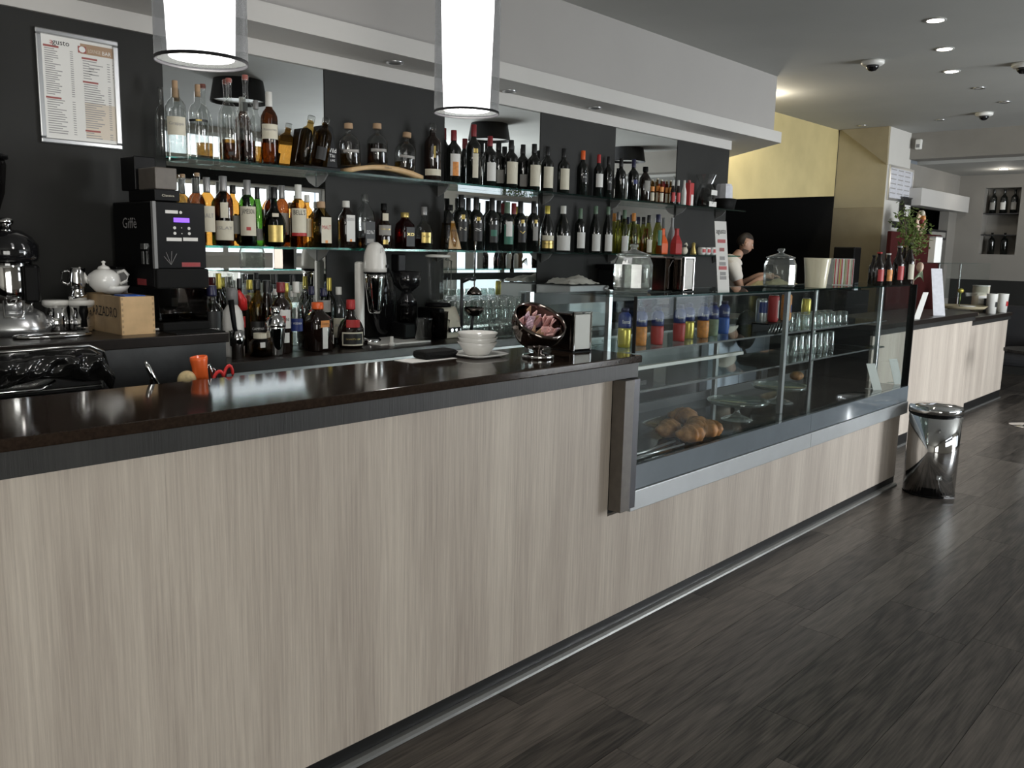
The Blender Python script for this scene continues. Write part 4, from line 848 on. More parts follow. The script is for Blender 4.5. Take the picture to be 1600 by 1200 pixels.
mrect(.53, .93, .835, .925, 'menu_tan'); mrect(.50, .60, .84, .90, 'menu_red', .0070)
mrect(.09, .27, .848, .866, 'menu_red'); mrect(.54, .73, .79, .806, 'menu_red', .0068); mrect(.54, .73, .58, .596, 'menu_red'); mrect(.54, .73, .14, .156, 'menu_red'); mrect(.09, .27, .40, .416, 'menu_red')
mrect(.55, .93, .08, .40, 'menu_beige', .0064)
tm = MB(); text_flat(tm, 'gusto', .030, TR(FW*.30, -.0068, FH*.898), width=FW*.20); tm.obj('lettering', 'ink_black', sh)
tm = MB(); text_flat(tm, 'a', .030, TR(FW*.186, -.0068, FH*.898)); tm.obj('lettering', 'ink_red', sh)
tm = MB(); text_flat(tm, 'LOUNGE', .020, TR(FW*.70, -.0070, FH*.868), width=FW*.15); tm.obj('lettering', 'menu_beige', sh)
tm = MB(); text_flat(tm, 'BAR', .022, TR(FW*.85, -.0070, FH*.866), width=FW*.11); tm.obj('lettering', 'ink_white', sh)
cpt = MB(); cpt.ellipsoid((FW*.55, -.0072, FH*.872), (.013, .0006, .012)); cpt.obj('cup_mark', 'ink_white', sh)
ln = MB(); rnd = random.Random(3)
for (x0, xw, z1, z0, n_) in ((.10, .20, .835, .44, 22), (.10, .24, .39, .10, 15), (.55, .14, .775, .62, 8), (.55, .26, .565, .18, 20), (.55, .2, .13, .085, 3), (.62, .2, .775, .66, 5)):
    for k in range(n_):
        z = z1-(z1-z0)*k/max(1, n_-1); ww = xw*(.45+.55*rnd.random()); ln.box(FW*x0, FW*(x0+ww), -.0069, -.0066, FH*z-.0018, FH*z+.0018)
        ln.box(FW*(x0+.30), FW*(x0+.335), -.0069, -.0066, FH*z-.0016, FH*z+.0016)
o = ln.obj('print_lines', 'ink_grey', sh); o['kind'] = 'stuff'

# ================================================================== machine bench
# coffee grinder cut by the left edge
p = on_z(14, 520, HZ); G = thing('coffee_grinder', 'dark coffee grinder with smoked hopper and steel body at the left edge', 'coffee grinder', (p.x, 3.56, HZ), -.5)
MB().lathe([(0, 0), (.13, 0), (.135, .03), (.11, .075), (.085, .09), (0, .09)], 28, sq=.5).obj('base', 'aluminium', G)
MB().lathe([(0, .09), (.075, .09), (.085, .15), (.085, .25), (.08, .27), (0, .27)], 28).obj('steel_body', 'chrome', G)
MB().lathe([(0, .271), (.10, .271), (.105, .29), (.105, .33), (.085, .36), (.05, .385), (0, .385)], 28).obj('head', 'black_gloss', G)
MB().lathe([(0, .386), (.02, .386), (.018, .40), (.028, .41), (.028, .425), (0, .43)], 16).obj('knob', 'chrome', G)
MB().lathe([(.03, .386), (.07, .44), (.095, .52), (.105, .62), (.10, .64)], 24, TR(-.09, 0, 0)).obj('hopper', 'smoked_plastic', G)
MB().lathe([(0, .388), (.045, .40), (.06, .45), (.08, .50), (0, .53)], 20, TR(-.09, 0, 0)).obj('beans', 'brown_glass', G)
MB().lathe([(0, .641), (.112, .641), (.112, .655), (.06, .67), (0, .67)], 24, TR(-.09, 0, 0)).obj('hopper_lid', 'black_plastic', G)
MB().cbox((.085, -.05, .19), (.05, .05, .14)).obj('dosing_lever', 'black_plastic', G, bev=.01)
MB().tube([(.06, -.09, .13), (.06, -.10, .07), (.0, -.11, .07), (.0, -.10, .13)], .006).obj('filter_fork', 'chrome', G)
p = on_z(54, 520, HZ)
t = thing('tamping_ring', 'thin steel wire ring tray lying before the grinder', 'ring', (p.x+.0, 3.36, HZ+.006))
MB().tube([(.13*math.cos(2*PI*k/28), .055*math.sin(2*PI*k/28), 0) for k in range(28)], .006, 8, closed=True).obj('wire_ring', 'chrome', t)
MB().lathe([(0, -.005), (.125, -.005), (.125, -.003), (0, -.003)], 28, Matrix.Diagonal((1, .42, 1, 1))).obj('dish', 'dark_chrome', t)
p = on_z(63, 505, HZ); t = thing('tamper', 'black-handled coffee tamper standing beside the wire ring', 'tamper', (p.x+.01, 3.50, HZ))
MB().cyl(.028, 0, .02).obj('foot', 'chrome', t); MB().lathe([(0, .02), (.012, .02), (.010, .05), (.018, .075), (.014, .10), (0, .10)], 14).obj('handle', 'black_plastic', t)
for px, Yc, lab in ((89, 3.60, 'steel canister with white lid, left of the two, beside the grinder'), (129, 3.56, 'steel canister with white lid under the small steel jug')):
    p = on_y(px, 508, Yc); t = thing('steel_canister', lab, 'canister', (p.x, Yc, HZ), 0, 'steel canisters with white lids')
    MB().lathe([(0, 0), (.044, 0), (.046, .004), (.046, .10), (0, .10)], 24).obj('can', 'chrome', t); MB().lathe([(0, .1005), (.049, .1005), (.049, .116), (.045, .12), (0, .12)], 24).obj('lid', 'white_plastic', t)
    if px == 129:
        t2 = thing('steel_jug', 'small steel milk jug stacked on the canister lid', 'jug', (p.x-.012, Yc, HZ+.1205), 0)
        MB().lathe([(0, 0), (.033, 0), (.035, .02), (.028, .035), (.032, .05), (.036, .075), (.030, .105), (.034, .125), (.031, .125), (.027, .105), (0, .06)], 20).obj('body', 'chrome', t2)
        MB().tube([(-.03, 0, .115), (-.055, 0, .11), (-.055, 0, .07), (-.034, 0, .06)], .005).obj('handle', 'chrome', t2)
# wooden box with teapot
p = on_z(215, 521, HZ); B0 = Vector((p.x, 3.30, HZ))
wbx = thing('wooden_box', 'open pine wine box with stencilled lettering under the white teapot', 'box', (on_y(191, 521, 3.285).x, 3.285, HZ))
bw, bd, bh = .128, .34, .145
MB().box(0, bw, 0, .012, 0, bh).obj('end_board', 'pine', wbx); MB().box(0, bw, bd-.012, bd, 0, bh).obj('end_board', 'pine', wbx)
sbd = MB().box(0, .01, .0125, bd-.0125, 0, bh).obj('side_board', 'pine_dark', wbx); MB().box(bw-.01, bw, .0125, bd-.0125, 0, bh).obj('side_board', 'pine_dark', wbx)
MB().box(.011, bw-.011, .013, bd-.013, 0, .008).obj('bottom_board', 'pine_dark', wbx)
tm = MB(); text_flat(tm, 'MARZADRO', .055, TR(-.0012, bd*.5, bh*.55)@RZ(-PI/2), width=.27); tm.obj('lettering', 'ink_black', sbd)
jj = MB()
for k in range(7): jj.box(.002, .008, -.0008, 0, .006+k*.021, .016+k*.021).box(bw-.008, bw-.002, -.0008, 0, .006+k*.021, .016+k*.021)
o = jj.obj('finger_joints', 'pine_dark', wbx); o['kind'] = 'stuff'
cdp = thing('blue_packet', 'blue card packet lying in the top of the wooden box', 'packet', (wbx.location.x+.072, 3.35, HZ+.09)); MB().box(-.045, .035, -.04, .06, 0, .058).obj('carton', 'blue_card', cdp, bev=.002)
p = on_y(166, 460, 3.52)
tpz = HZ+bh+.0005
sc_ = thing('saucer', 'white saucer cup under the teapot on the wooden box', 'saucer', (wbx.location.x+.062, 3.50, tpz)); sc_.scale = (.62, .62, .62); MB().lathe([(0, 0), (.05, 0), (.085, .022), (.10, .05), (.096, .051), (.08, .026), (.045, .006), (0, .005)], 28).obj('dish', 'white_ceramic', sc_)
tp_ = thing('teapot', 'round white ceramic teapot with spout and loop handle', 'teapot', (wbx.location.x+.03, 3.50, tpz+.008), -.65); tp_.scale = (.72, .72, .80)
MB().lathe([(0, 0), (.045, 0), (.075, .03), (.085, .055), (.078, .085), (.05, .105), (.03, .112), (0, .112)], 28).obj('body', 'white_ceramic', tp_)
MB().lathe([(0, .1125), (.034, .1125), (.026, .124), (.008, .13), (.007, .138), (.012, .147), (0, .153)], 20).obj('lid', 'white_ceramic', tp_)
MB().tube([(-.075, 0, .05), (-.10, 0, .07), (-.112, 0, .10), (-.128, 0, .115)], [.018, .014, .010, .008], 12).obj('spout', 'white_ceramic', tp_)
MB().tube([(.07, 0, .095), (.105, 0, .105), (.125, 0, .085), (.118, 0, .055), (.082, 0, .04)], .008, 10).obj('handle', 'white_ceramic', tp_)
p = on_z(128, 512, HZ); t = thing('plastic_spoon', 'white spoon with red grip lying in front of the canisters', 'spoon', (p.x+.02, 3.42, HZ+.008), -.35); MB().tube([(.02, 0, 0), (.23, 0, 0)], .005).obj('stem', 'white_plastic', t); MB().tube([(-.01, 0, 0), (.019, 0, 0)], .0075).obj('grip', 'red_plastic', t)

# ================================================================== coffee machine
CX = on_z(252, 508, HZ).x; cm = thing('coffee_machine', 'black automatic coffee machine with violet display on the raised bench', 'coffee machine', (CX, 3.34, HZ))
def cmP(px, py): q = on_y(px, py, 3.34); return q.x-CX, q.z-HZ
xl, _ = cmP(243, 400); xr, zt = cmP(322, 318); _, zb = cmP(322, 450); W_ = xr-xl; cxm = (xl+xr)/2
_, zpb = cmP(283, 420)
hd = .36
fr_ = MB(); vs = [(xl, .0, zpb), (xr, .0, zpb), (xr-.006, .02, zt-.006), (xl+.006, .02, zt-.006)]
head = MB().box(xl, xr, .022, .022+hd, zb, zt).obj('housing', 'black_plastic', cm, bev=.008)
MB().box(xl, xr, -.005, .021, zb, zpb).obj('chin', 'black_matte', cm, bev=.006)
tilt = math.atan2(.012, zt-zpb)
fp = MB().box(xl+.012, xr-.004, .006, .0215, zpb+.001, zt-.002).obj('front_panel', 'black_plastic', cm, bev=.003)
MB().box(xl-.002, xl+.011, .004, .0215, zpb+.001, zt-.002).obj('edge_strip', 'grey_plastic', cm)
MB().box(xl, xr, .07, .40, 0, .03).box(xl+.01, xr-.01, -.02, .069, 0, .035).obj('drip_base', 'black_matte', cm, bev=.006)
MB().box(xl+.02, xr-.02, .30, .36, .031, zb-.001).obj('rear_column', 'black_plastic', cm)
MB().box(xl+.005, xr-.012, .002, .006, .036, zb-.002).box(xr-.012, xr-.008, .002, .25, .036, zb-.002).obj('splash_guard', 'smoked_plastic', cm)
MB().lathe([(0, 0), (.035, 0), (.045, .05), (.043, .05), (.033, .003), (0, .003)], 20, TR(cxm, .13, .036)).obj('cup_stand', 'steel', cm)
hx0, hz0 = cmP(247, 316); hx1, hz1 = cmP(278, 263)
MB().box(hx0-.01, hx1+.006, .005, .24, zt+.001, zt+.045).obj('hopper_neck', 'black_plastic', cm, bev=.003)
MB().box(hx0-.003, hx1, .01, .16, zt+.046, hz1).obj('bean_hopper', 'post_brown', cm, bev=.004)
MB().box(hx0-.012, hx1-.01, .17, .30, zt+.046, hz1+.05).obj('second_hopper', 'black_plastic', cm, bev=.004)
def fpr(x0, x1, z0, z1, m_, nm='print_block', par=fp, d=.0045): return MB().box(x0, x1, d, d+.001, z0, z1).obj(nm, m_, par)
def cmrect(px0, py0, px1, py1, m_, nm='print_block'):
    a, b = cmP(px0, py0), cmP(px1, py1); return fpr(a[0], b[0], b[1], a[1], m_, nm)
cmrect(259, 328, 279, 334, 'label_white'); cmrect(272, 340, 297, 348, 'screen_violet', 'display')
cmrect(261, 371, 285, 377, 'label_white'); cmrect(287, 371, 310, 377, 'label_white')
for q in ((283, 332), (273.5, 356), (296, 357), (274, 364.5), (296.5, 365)):
    x_, z_ = cmP(*q); MB().cyl(.006, 0, .002, 14, TR(x_, .0052, z_)@RX(PI/2)).obj('button', 'label_white', fp)
for q in ((284.5, 356), (285, 365)):
    x_, z_ = cmP(*q); MB().cyl(.003, 0, .002, 3, TR(x_, .0052, z_)@RX(PI/2)).obj('button', 'label_white', fp)
o = cmrect(285, 410, 314, 417, 'dull_red'); a_ = cmP(299.5, 413.5); tm = MB(); text_flat(tm, 'WEGA', .012, TR(a_[0], .003, a_[1]), width=.06); tm.obj('lettering', 'label_red', fp)
flo = MB(); fx, fz = cmP(268, 408)
for k in range(5): a = .5+k*.9; flo.tube([(fx, .004, fz-.015), (fx+.012*math.cos(a), .004, fz+.008*math.sin(a)), (fx+.028*math.cos(a), .004, fz+.02+.02*math.sin(a))], .0008, 4)
flo.obj('flower_print', 'ink_grey', fp)
tm = MB(); text_flat(tm, 'Classica', .012, TR((hx0+hx1)/2+.0, .0035, zt+.022), width=.05); tm.obj('lettering', 'label_cream', cm)
tm = MB(); text_flat(tm, 'Giff\u00e8', .06, TR(xl-.0012, .022+hd*.55, zb+.255)@RZ(-PI/2), width=.13); tm.obj('lettering', 'ink_grey', cm)
ky = MB().cbox((xl-.004, .10, zb+.165), (.006, .035, .022)).obj('lock', 'chrome', cm); MB().cbox((xl-.006, .10, zb+.12), (.003, .018, .05), ).obj('key', 'chrome', ky)
MB().box(xl-.0012, xl-.0004, .09, .17, zb+.01, zb+.035).obj('rating_plate', 'dull_red', cm)
gp = thing('grey_filter_case', 'grey narrow plastic case standing between teapot and coffee machine', 'case', (CX+xl-.045, 3.60, HZ)); MB().box(-.025, .025, -.05, .05, 0, .24).obj('case_body', 'grey_plastic', gp, bev=.012); MB().box(-.02, .02, -.045, .045, .2401, .25).obj('case_lid', 'black_plastic', gp, bev=.003)
mt_ = MB().box(-.17, .17, -.11, .08, 0, .004).obj('rubber_mat', 'black_matte', None); mt_.location = (CX+.2, 3.30, HZ+.0005); tag(mt_, 'thin dark rubber mat under the coffee machine front', 'mat')
mt_.scale = (.6, .6, 1); mt_.location = (HXE-.11, 3.25, HZ+.0005)

# ================================================================== knock-box drawer with a black bag, in front of the bench
p0, p1 = on_y(-60, 560, 3.02), on_y(163, 560, 3.02); zt_ = on_y(80, 548, 3.02).z; zb_ = on_y(80, 606, 3.02).z
kb = thing('waste_drawer', 'pulled-out steel waste drawer lined with a shiny black bag', 'drawer', (p1.x, 3.02, zb_))
L_ = p1.x-p0.x; Hh = zt_-zb_
MB().box(-L_, -.012, .0, .168, -.02, -.005).box(-L_, -.012, .0, .012, -.005, Hh*.45).box(-L_, -.012, .156, .168, -.005, Hh-.005).box(-.012, 0, 0, .168, -.02, Hh*.7).obj('tray', 'steel', kb, bev=.003)
bag = MB(); nx, nz = 34, 12; rr = random.Random(5); vs = []; fs_ = []
for i in range(nx+1):
    for j in range(nz+1):
        u, v = i/nx, j/nz; x = -L_+u*(L_+.015)
        prof_y = -.022-.025*math.sin(PI*v)+.10*max(0, v-.8)/.2
        zz = Hh*(.20+.82*v)-.012*math.sin(u*9)*(1-v)
        f_ = .013*math.sin(u*23+v*5+2*math.sin(u*7))+.010*math.sin(u*41-v*9)+rr.uniform(-.004, .004)
        vs.append((x, prof_y+f_*(.35+.65*math.sin(PI*min(1, v*1.1))), zz-(.06 if u > .93 else 0)*(u-.93)/.07))
for i in range(nx):
    for j in range(nz): a = i*(nz+1)+j; fs_.append((a, a+nz+1, a+nz+2, a+1))
bag.add(vs, fs_, True); o = bag.obj('bag_liner', 'bag_black', kb); sm = o.modifiers.new('solid', 'SOLIDIFY'); sm.thickness = .002
MB().tube([(-.42, -.02, Hh*.12), (-.38, -.04, Hh*.03), (-.22, -.04, Hh*.03), (-.17, -.02, Hh*.2)], .005).obj('handle', 'chrome', kb)
MB().tube([(-L_, -.03, Hh+.008), (-.06, -.03, Hh+.012), (-.01, -.02, Hh*.9), (.004, -.01, Hh*.5)], .006).obj('rim_rod', 'steel', kb)

# tool rack behind the bar worktop
tr_ = thing('tool_trough', 'dark trough behind the worktop holding bar tools', 'trough', (0, 0, 0))
MB().box(.9, 1.75, 2.395, 2.52, .95, 1.08).obj('trough', 'black_matte', tr_); MB().tube([(.9+.0, 2.53, 1.084), (1.75, 2.53, 1.084)], .004).obj('rail', 'steel', tr_)
TY = 2.47; TZ0 = 1.081
def tool(nm, lab, cat, px): q = on_y(px, 590, TY); o_ = thing(nm, lab, cat, (q.x, TY, TZ0)); o_.scale = (1.1, 1.1, 1.35); return o_
t = tool('peeler', 'slim steel tube tool leaning in the trough behind the worktop', 'tool', 255); MB().tube([(0, 0, 0), (-.035, .01, .075), (-.042, .012, .088)], [.0075, .0075, .004], 10).obj('tube_body', 'chrome', t)
t = tool('steel_knife', 'short steel blade standing left of the tube tool', 'knife', 236); MB().box(-.004, .004, -.001, .001, 0, .05).obj('blade', 'chrome', t)
t = tool('dish_brush', 'round brush with straw bristles beside the orange handle', 'brush', 292); MB().ellipsoid((0, 0, .04), (.027, .02, .022)).obj('bristles', 'brush_hair', t); MB().cyl(.008, 0, .03, 10).obj('stem', 'grey_plastic', t)
t = tool('plastic_scraper', 'small grey scraper end standing beside the brush', 'scraper', 276); MB().box(-.01, .008, -.004, .004, 0, .025, RY(.3)).obj('blade', 'grey_plastic', t)
t = tool('squeezer', 'bright orange plastic handle standing in the trough', 'tool', 316); MB().lathe([(0, 0), (.020, 0), (.021, .07), (.024, .085), (.023, .092), (.018, .092), (.016, .08), (0, .078)], 20, RY(-.10)).obj('handle', 'orange_plastic', t)
def loop(mb, cx, cz, rx, rz, r, y=0, rot=0):
    mb.tube([(cx+rx*math.cos(a)*math.cos(rot)-rz*math.sin(a)*math.sin(rot), y, cz+rx*math.cos(a)*math.sin(rot)+rz*math.sin(a)*math.cos(rot)) for a in [2*PI*k/16 for k in range(16)]], r, 8, closed=True)
t = tool('tongs', 'steel wire tongs handles between orange handle and scissors', 'tongs', 330); mb = MB(); loop(mb, -.006, .035, .008, .035, .0025); loop(mb, .012, .03, .008, .03, .0025, .008); mb.obj('wire_loops', 'chrome', t)
t = tool('scissors', 'scissors with red plastic finger loops standing in the trough', 'scissors', 350); mb = MB(); loop(mb, -.018, .032, .015, .022, .0045, 0, -.4); loop(mb, .016, .036, .014, .028, .0045, .006, -.2); mb.obj('finger_loops', 'red_plastic', t); MB().box(-.006, .006, -.002, .002, -.05, .012).obj('blades', 'chrome', t)
# ================================================================== machines on the lower back counter
def bx(px, py, Y): q = on_y(px, py, Y); return q
def at_ledge(px, Y): return on_y(px, 540, Y).x
def zz_at(px, py, Y): return on_y(px, py, Y).z
# jigger/steel cup, amber jar, shaker
X = at_ledge(371, 3.40); t = thing('steel_measure', 'steel measuring cup with a black muddler standing in it', 'cup', (X, 3.40, LZ))
MB().lathe([(0, 0), (.026, 0), (.026, .055), (.032, .06), (.034, .125), (.030, .125), (.028, .065), (0, .06)], 22).obj('cup', 'chrome', t)
t = thing('muddler', 'black muddler leaning out of the steel measuring cup', 'muddler', (X, 3.40, LZ+.068)); MB().tube([(.006, 0, 0), (-.012, 0, .075), (-.025, 0, .19)], [.008, .010, .013], 10).obj('stick', 'black_plastic', t)
X = at_ledge(407, 3.42); t = thing('honey_jar', 'squat amber glass jar with pale lid and small white label', 'jar', (X, 3.42, LZ))
MB().lathe([(0, 0), (.045, 0), (.05, .01), (.05, .06), (.042, .078), (.032, .082), (0, .082)], 8).obj('jar', 'amber_liquid', t); MB().cyl(.030, .0825, .105, 20).obj('lid', 'label_cream', t); MB().box(-.03, -.006, -.0505, -.049, .045, .068).obj('label', 'label_white', t)
MB().lathe([(0, .004), (.042, .004), (.045, .055), (0, .055)], 16).obj('honey', 'amber_dark', t)
X = at_ledge(431, 3.40); t = thing('cocktail_shaker', 'polished steel cobbler shaker in front of the vermouth', 'shaker', (X, 3.40, LZ))
MB().lathe([(0, 0), (.030, 0), (.033, .01), (.044, .125), (.044, .132), (0, .132)], 24).obj('tin', 'chrome', t); MB().lathe([(0, .1325), (.046, .1325), (.046, .142), (.040, .165), (.026, .182), (.020, .186), (0, .186)], 24).obj('strainer', 'chrome', t); MB().lathe([(0, .1865), (.021, .1865), (.023, .20), (.021, .222), (0, .224)], 20).obj('cap', 'chrome', t)
# milkshake mixer
X = at_ledge(578, 3.58); t = thing('drink_mixer', 'white and chrome milkshake mixer with hanging steel beaker', 'mixer', (X, 3.56, LZ))
zt_ = zz_at(569, 378, 3.50)-LZ; zh = zz_at(570, 425, 3.50)-LZ
MB().lathe([(0, zh), (.060, zh), (.060, zh+.02), (.056, zh+.08), (.052, zt_-.05), (.038, zt_-.016), (.015, zt_), (0, zt_)], 26, TR(-.02, -.05, 0)).obj('motor_head', 'white_plastic', t)
MB().lathe([(0, zh-.008), (.058, zh-.008), (.058, zh-.001), (0, zh-.001)], 26, TR(-.02, -.05, 0)).obj('collar', 'black_plastic', t)
MB().lathe([(0, zh-.21), (.03, zh-.21), (.036, zh-.19), (.054, zh-.03), (.055, zh-.009), (0, zh-.009)], 26, TR(-.02, -.05, 0)).obj('beaker', 'chrome', t)
MB().box(-.065, -.02, .03, .07, .03, zh+.05).obj('column', 'white_plastic', t, bev=.012)
MB().lathe([(0, 0), (.06, 0), (.062, .02), (.05, .03), (0, .03)], 26, TR(-.02, 0, 0)).obj('foot', 'chrome', t)
MB().cyl(.008, 0, .006, 12, TR(.012, -.106, zh+.03)@RX(PI/2)).obj('switch', 'black_plastic', t)
tm = MB(); text_flat(tm, 'JTC', .028, TR(-.01, -.1075, zh+.11)); tm.obj('lettering', 'ink_grey', t)
# big oval black slicer disc
X = at_ledge(600, 3.71); t = thing('slicer_guard', 'tall black oval disc standing upright behind the mixer', 'guard', (X, 3.71, LZ), .2)
el = Matrix.Translation((0, 0, .20)) @ Matrix.Diagonal((.10, .035, .20, 1))
MB().lathe([(math.sin(PI*i/14), -math.cos(PI*i/14)) for i in range(15)], 28, el).obj('disc', 'black_gloss', t)
# slow juicer
X = at_ledge(628, 3.60); t = thing('juicer', 'black slow juicer with clear plastic jugs on a white tray', 'juicer', (X, 3.56, LZ))
zk = zz_at(620, 397, 3.6)-LZ
MB().lathe([(0, .10), (.052, .10), (.055, .19), (0, .19)], 22).obj('drum', 'smoked_plastic', t); MB().lathe([(0, .191), (.056, .191), (.05, .225), (.03, .25), (.028, .26), (0, .26)], 22).obj('drum_lid', 'black_gloss', t)
MB().lathe([(0, .262), (.03, .262), (.072, .30), (.078, .37), (.07, .37), (.02, .275), (0, .275)], 22).obj('funnel', 'black_gloss', t); MB().box(-.085, -.03, -.03, .03, .37, zk).obj('pusher', 'black_plastic', t, bev=.006)
MB().box(-.06, .06, -.05, .06, .012, .099).obj('motor_base', 'black_plastic', t, bev=.01)
for k, (dx, dy, lab) in enumerate(((.0, -.185, 'clear plastic juice jug on the white tray, left'), (.115, -.18, 'smoked plastic juice jug on the white tray beside the blender'))):
    j = thing('juice_jug', lab, 'jug', (X+dx+.02, 3.60+dy+.03, LZ+.0125), 0, 'juice jugs on the white tray')
    MB().lathe([(0, 0), (.045, 0), (.05, .11+.03*k), (.052, .115+.03*k), (.049, .115+.03*k), (.043, .004), (0, .004)], 20).obj('jug', ('clear_glass', 'smoked_plastic')[k], j)
    MB().tube([(.048, 0, .10), (.075, 0, .095), (.072, 0, .04), (.046, 0, .03)], .005).obj('handle', ('clear_glass', 'smoked_plastic')[k], j)
x0_, x1_ = at_ledge(593, 3.40), at_ledge(679, 3.40)
tw = thing('white_tray', 'flat white plastic tray under the juicer jugs', 'tray', ((x0_+x1_)/2, 3.56, LZ)); MB().box(-.17, .17, -.15, .12, 0, .011).obj('tray', 'white_plastic', tw, bev=.004)
t = thing('bottle_pourer', 'small white plastic pourer at the corner of the white tray', 'pourer', (at_ledge(612, 3.385), 3.385, LZ)); MB().lathe([(0, 0), (.016, 0), (.016, .018), (.009, .02), (.009, .05), (0, .05)], 14).obj('spout', 'white_plastic', t)
# blender
X = at_ledge(686, 3.58); t = thing('blender', 'bar blender with ribbed glass jug on a champagne-grey motor base', 'blender', (X, 3.58, LZ), .0)
zj0 = zz_at(683, 470, 3.58)-LZ; zj1 = zz_at(680, 402, 3.58)-LZ; zb1 = zz_at(700, 478, 3.58)-LZ
bb = MB(); vs = [(-.04, -.10, .0), (.095, -.10, .0), (.10, -.085, zb1*.5), (.085, -.05, zb1), (-.03, -.05, zb1)]
vs2 = [(v[0], .09, v[2]) for v in vs]; bb.add(vs+vs2, [(0, 1, 2, 3, 4), (9, 8, 7, 6, 5), (0, 5, 6, 1), (1, 6, 7, 2), (2, 7, 8, 3), (3, 8, 9, 4), (4, 9, 5, 0)])
bb.obj('motor_base', 'label_cream', t, bev=.012)
MB().box(-.085, -.041, -.09, .09, 0, zb1-.005).obj('side_panel', 'black_plastic', t, bev=.008); MB().box(-.02, .085, -.104, -.0985, .035, .062).obj('control_strip', 'black_plastic', t)
for k in range(3): MB().cyl(.010-.002*k, 0, .008, 14, TR(-.004+.032*k, -.105, .048)@RX(PI/2)).obj('knob', 'chrome', t)
MB().lathe([(0, zb1), (.075, zb1), (.07, zb1+.02), (.052, zj0-.008), (0, zj0-.008)], 16, TR(-.01, 0, 0)).obj('jug_seat', 'black_plastic', t)
ribs = MB(); ribs.open_lathe([(.042, zj0), (.050, zj0+.04), (.064, zj1), ], 12, TR(-.015, 0, 0)); ribs.sm = [False]*len(ribs.sm); ribs.obj('glass_jug', 'clear_glass', t)
MB().lathe([(0, zj1), (.070, zj1), (.070, zj1+.012), (.03, zj1+.016), (0, zj1+.016)], 20, TR(-.015, 0, 0)).obj('lid', 'capsule_white', t)
MB().tube([(.045, 0, zj1-.01), (.088, 0, zj1-.02), (.084, 0, zj0+.07), (.04, 0, zj0+.04)], .006).obj('handle', 'clear_glass', t)
tm = MB(); text_flat(tm, 'Johny', .014, TR(.06, -.0945, zb1*.55)@RX(-.2)); tm.obj('lettering', 'ink_grey', t)
# lever citrus press
X = at_ledge(735, 3.48); t = thing('citrus_press', 'chrome lever citrus press with a tall handle, in front of the glasses', 'citrus press', (X, 3.48, LZ))
zl = zz_at(733, 377, 3.48)-LZ; zm = zz_at(735, 440, 3.48)-LZ
MB().box(-.055, .055, -.09, .09, 0, .02).obj('base', 'dark_metal', t, bev=.006); MB().tube([(-.055, .02, .0), (-.055, .02, zm+.02)], .009, 10).obj('column', 'dark_metal', t)
MB().tube([(-.06, .02, zm), (-.02, .0, zm+.02), (.02, -.01, zm+.015)], .014, 10).obj('arm', 'dark_metal', t)
MB().tube([(.012, -.012, zm-.03), (.016, -.012, zl-.03), (.017, -.012, zl)], [.0045, .0045, .008], 10).obj('lever', 'chrome', t)
MB().lathe([(.045, zm-.075), (.040, zm-.055), (.014, zm-.03), (0, zm-.028)], 20, TR(.012, -.012, 0)).obj('press_cone', 'dark_chrome', t)
MB().lathe([(0, .15), (.03, .152), (.055, .18), (.058, .20), (.04, .185), (0, .175)], 20, TR(.012, -.012, -.03)).obj('juice_bowl', 'dark_chrome', t)
MB().tube([(.0, .0, .02), (.01, -.01, .125)], .01, 10).obj('bowl_stand', 'dark_metal', t)
# upturned glasses, two ranks
gt = thing('stacked_tumbler', 'upturned clear tall tumbler in the packed ranks beside the citrus press', 'glass', (0, 0, 0), 0, 'upturned tumblers on the back counter')
MB().open_lathe([(.036, 0), (.037, .004), (.032, .13), (.028, .138), (.0, .138)], 16).obj('bowl', 'pressed_glass', gt)
first = True
for j, yy in enumerate((3.745, 3.67, 3.595)):
    for k in range(10):
        x_ = 3.40+.078*k+.02*(j % 2)+(.0 if j else .0)
        o = gt if first else copy_tree(gt); first = False
        o.location = (x_, yy, LZ+.0625); o['label'] = 'upturned clear tumbler packed in rows on the glass rack beside the citrus press'
rkk = thing('glass_rack', 'low perforated steel rack under the packed tumblers', 'rack', (3.85, 3.665, LZ)); MB().box(-.50, .36, -.125, .117, .045, .06).obj('grid_plate', 'steel', rkk)
for sx in (-.48, .34):
    for sy in (-.1, .1): MB().cyl(.008, 0, .0445, 8, TR(sx, sy, 0)).obj('leg', 'steel', rkk)
sg = thing('stem_glass', 'x', 'glass', (0, 0, 0), 0, 'upturned stem glasses on the back counter')
MB().open_lathe([(.030, 0), (.037, .03), (.034, .06), (.012, .085), (.004, .092)], 16).obj('bowl', 'pressed_glass', sg)
MB().lathe([(0, .092), (.004, .092), (.004, .15), (.033, .158), (.033, .160), (0, .161)], 16).obj('stem', 'pressed_glass', sg)
first = True
for k in range(7):
    o = sg if first else copy_tree(sg); first = False
    o.location = (3.60+.082*k, 3.52, LZ+.0005); o['label'] = 'upturned stem glass in the front row before the packed tumblers'
# round clear container with dishes
X = on_y(782, 520, 3.385).x; t = thing('punch_container', 'wide clear plastic tub with a rim behind the white bowls', 'tub', (X, 3.385, LZ)); t.scale = (.6, .6, .9)
MB().open_lathe([(0, .003), (.105, .003), (.115, .01), (.12, .085), (.124, .088), (.12, .09), (.117, .085), (.112, .012), (0, .008)], 28).obj('tub', 'clear_glass', t)
MB().open_lathe([(.124, .091), (.126, .098), (.115, .112), (.07, .118), (0, .119)], 28).obj('lid', 'clear_glass', t)
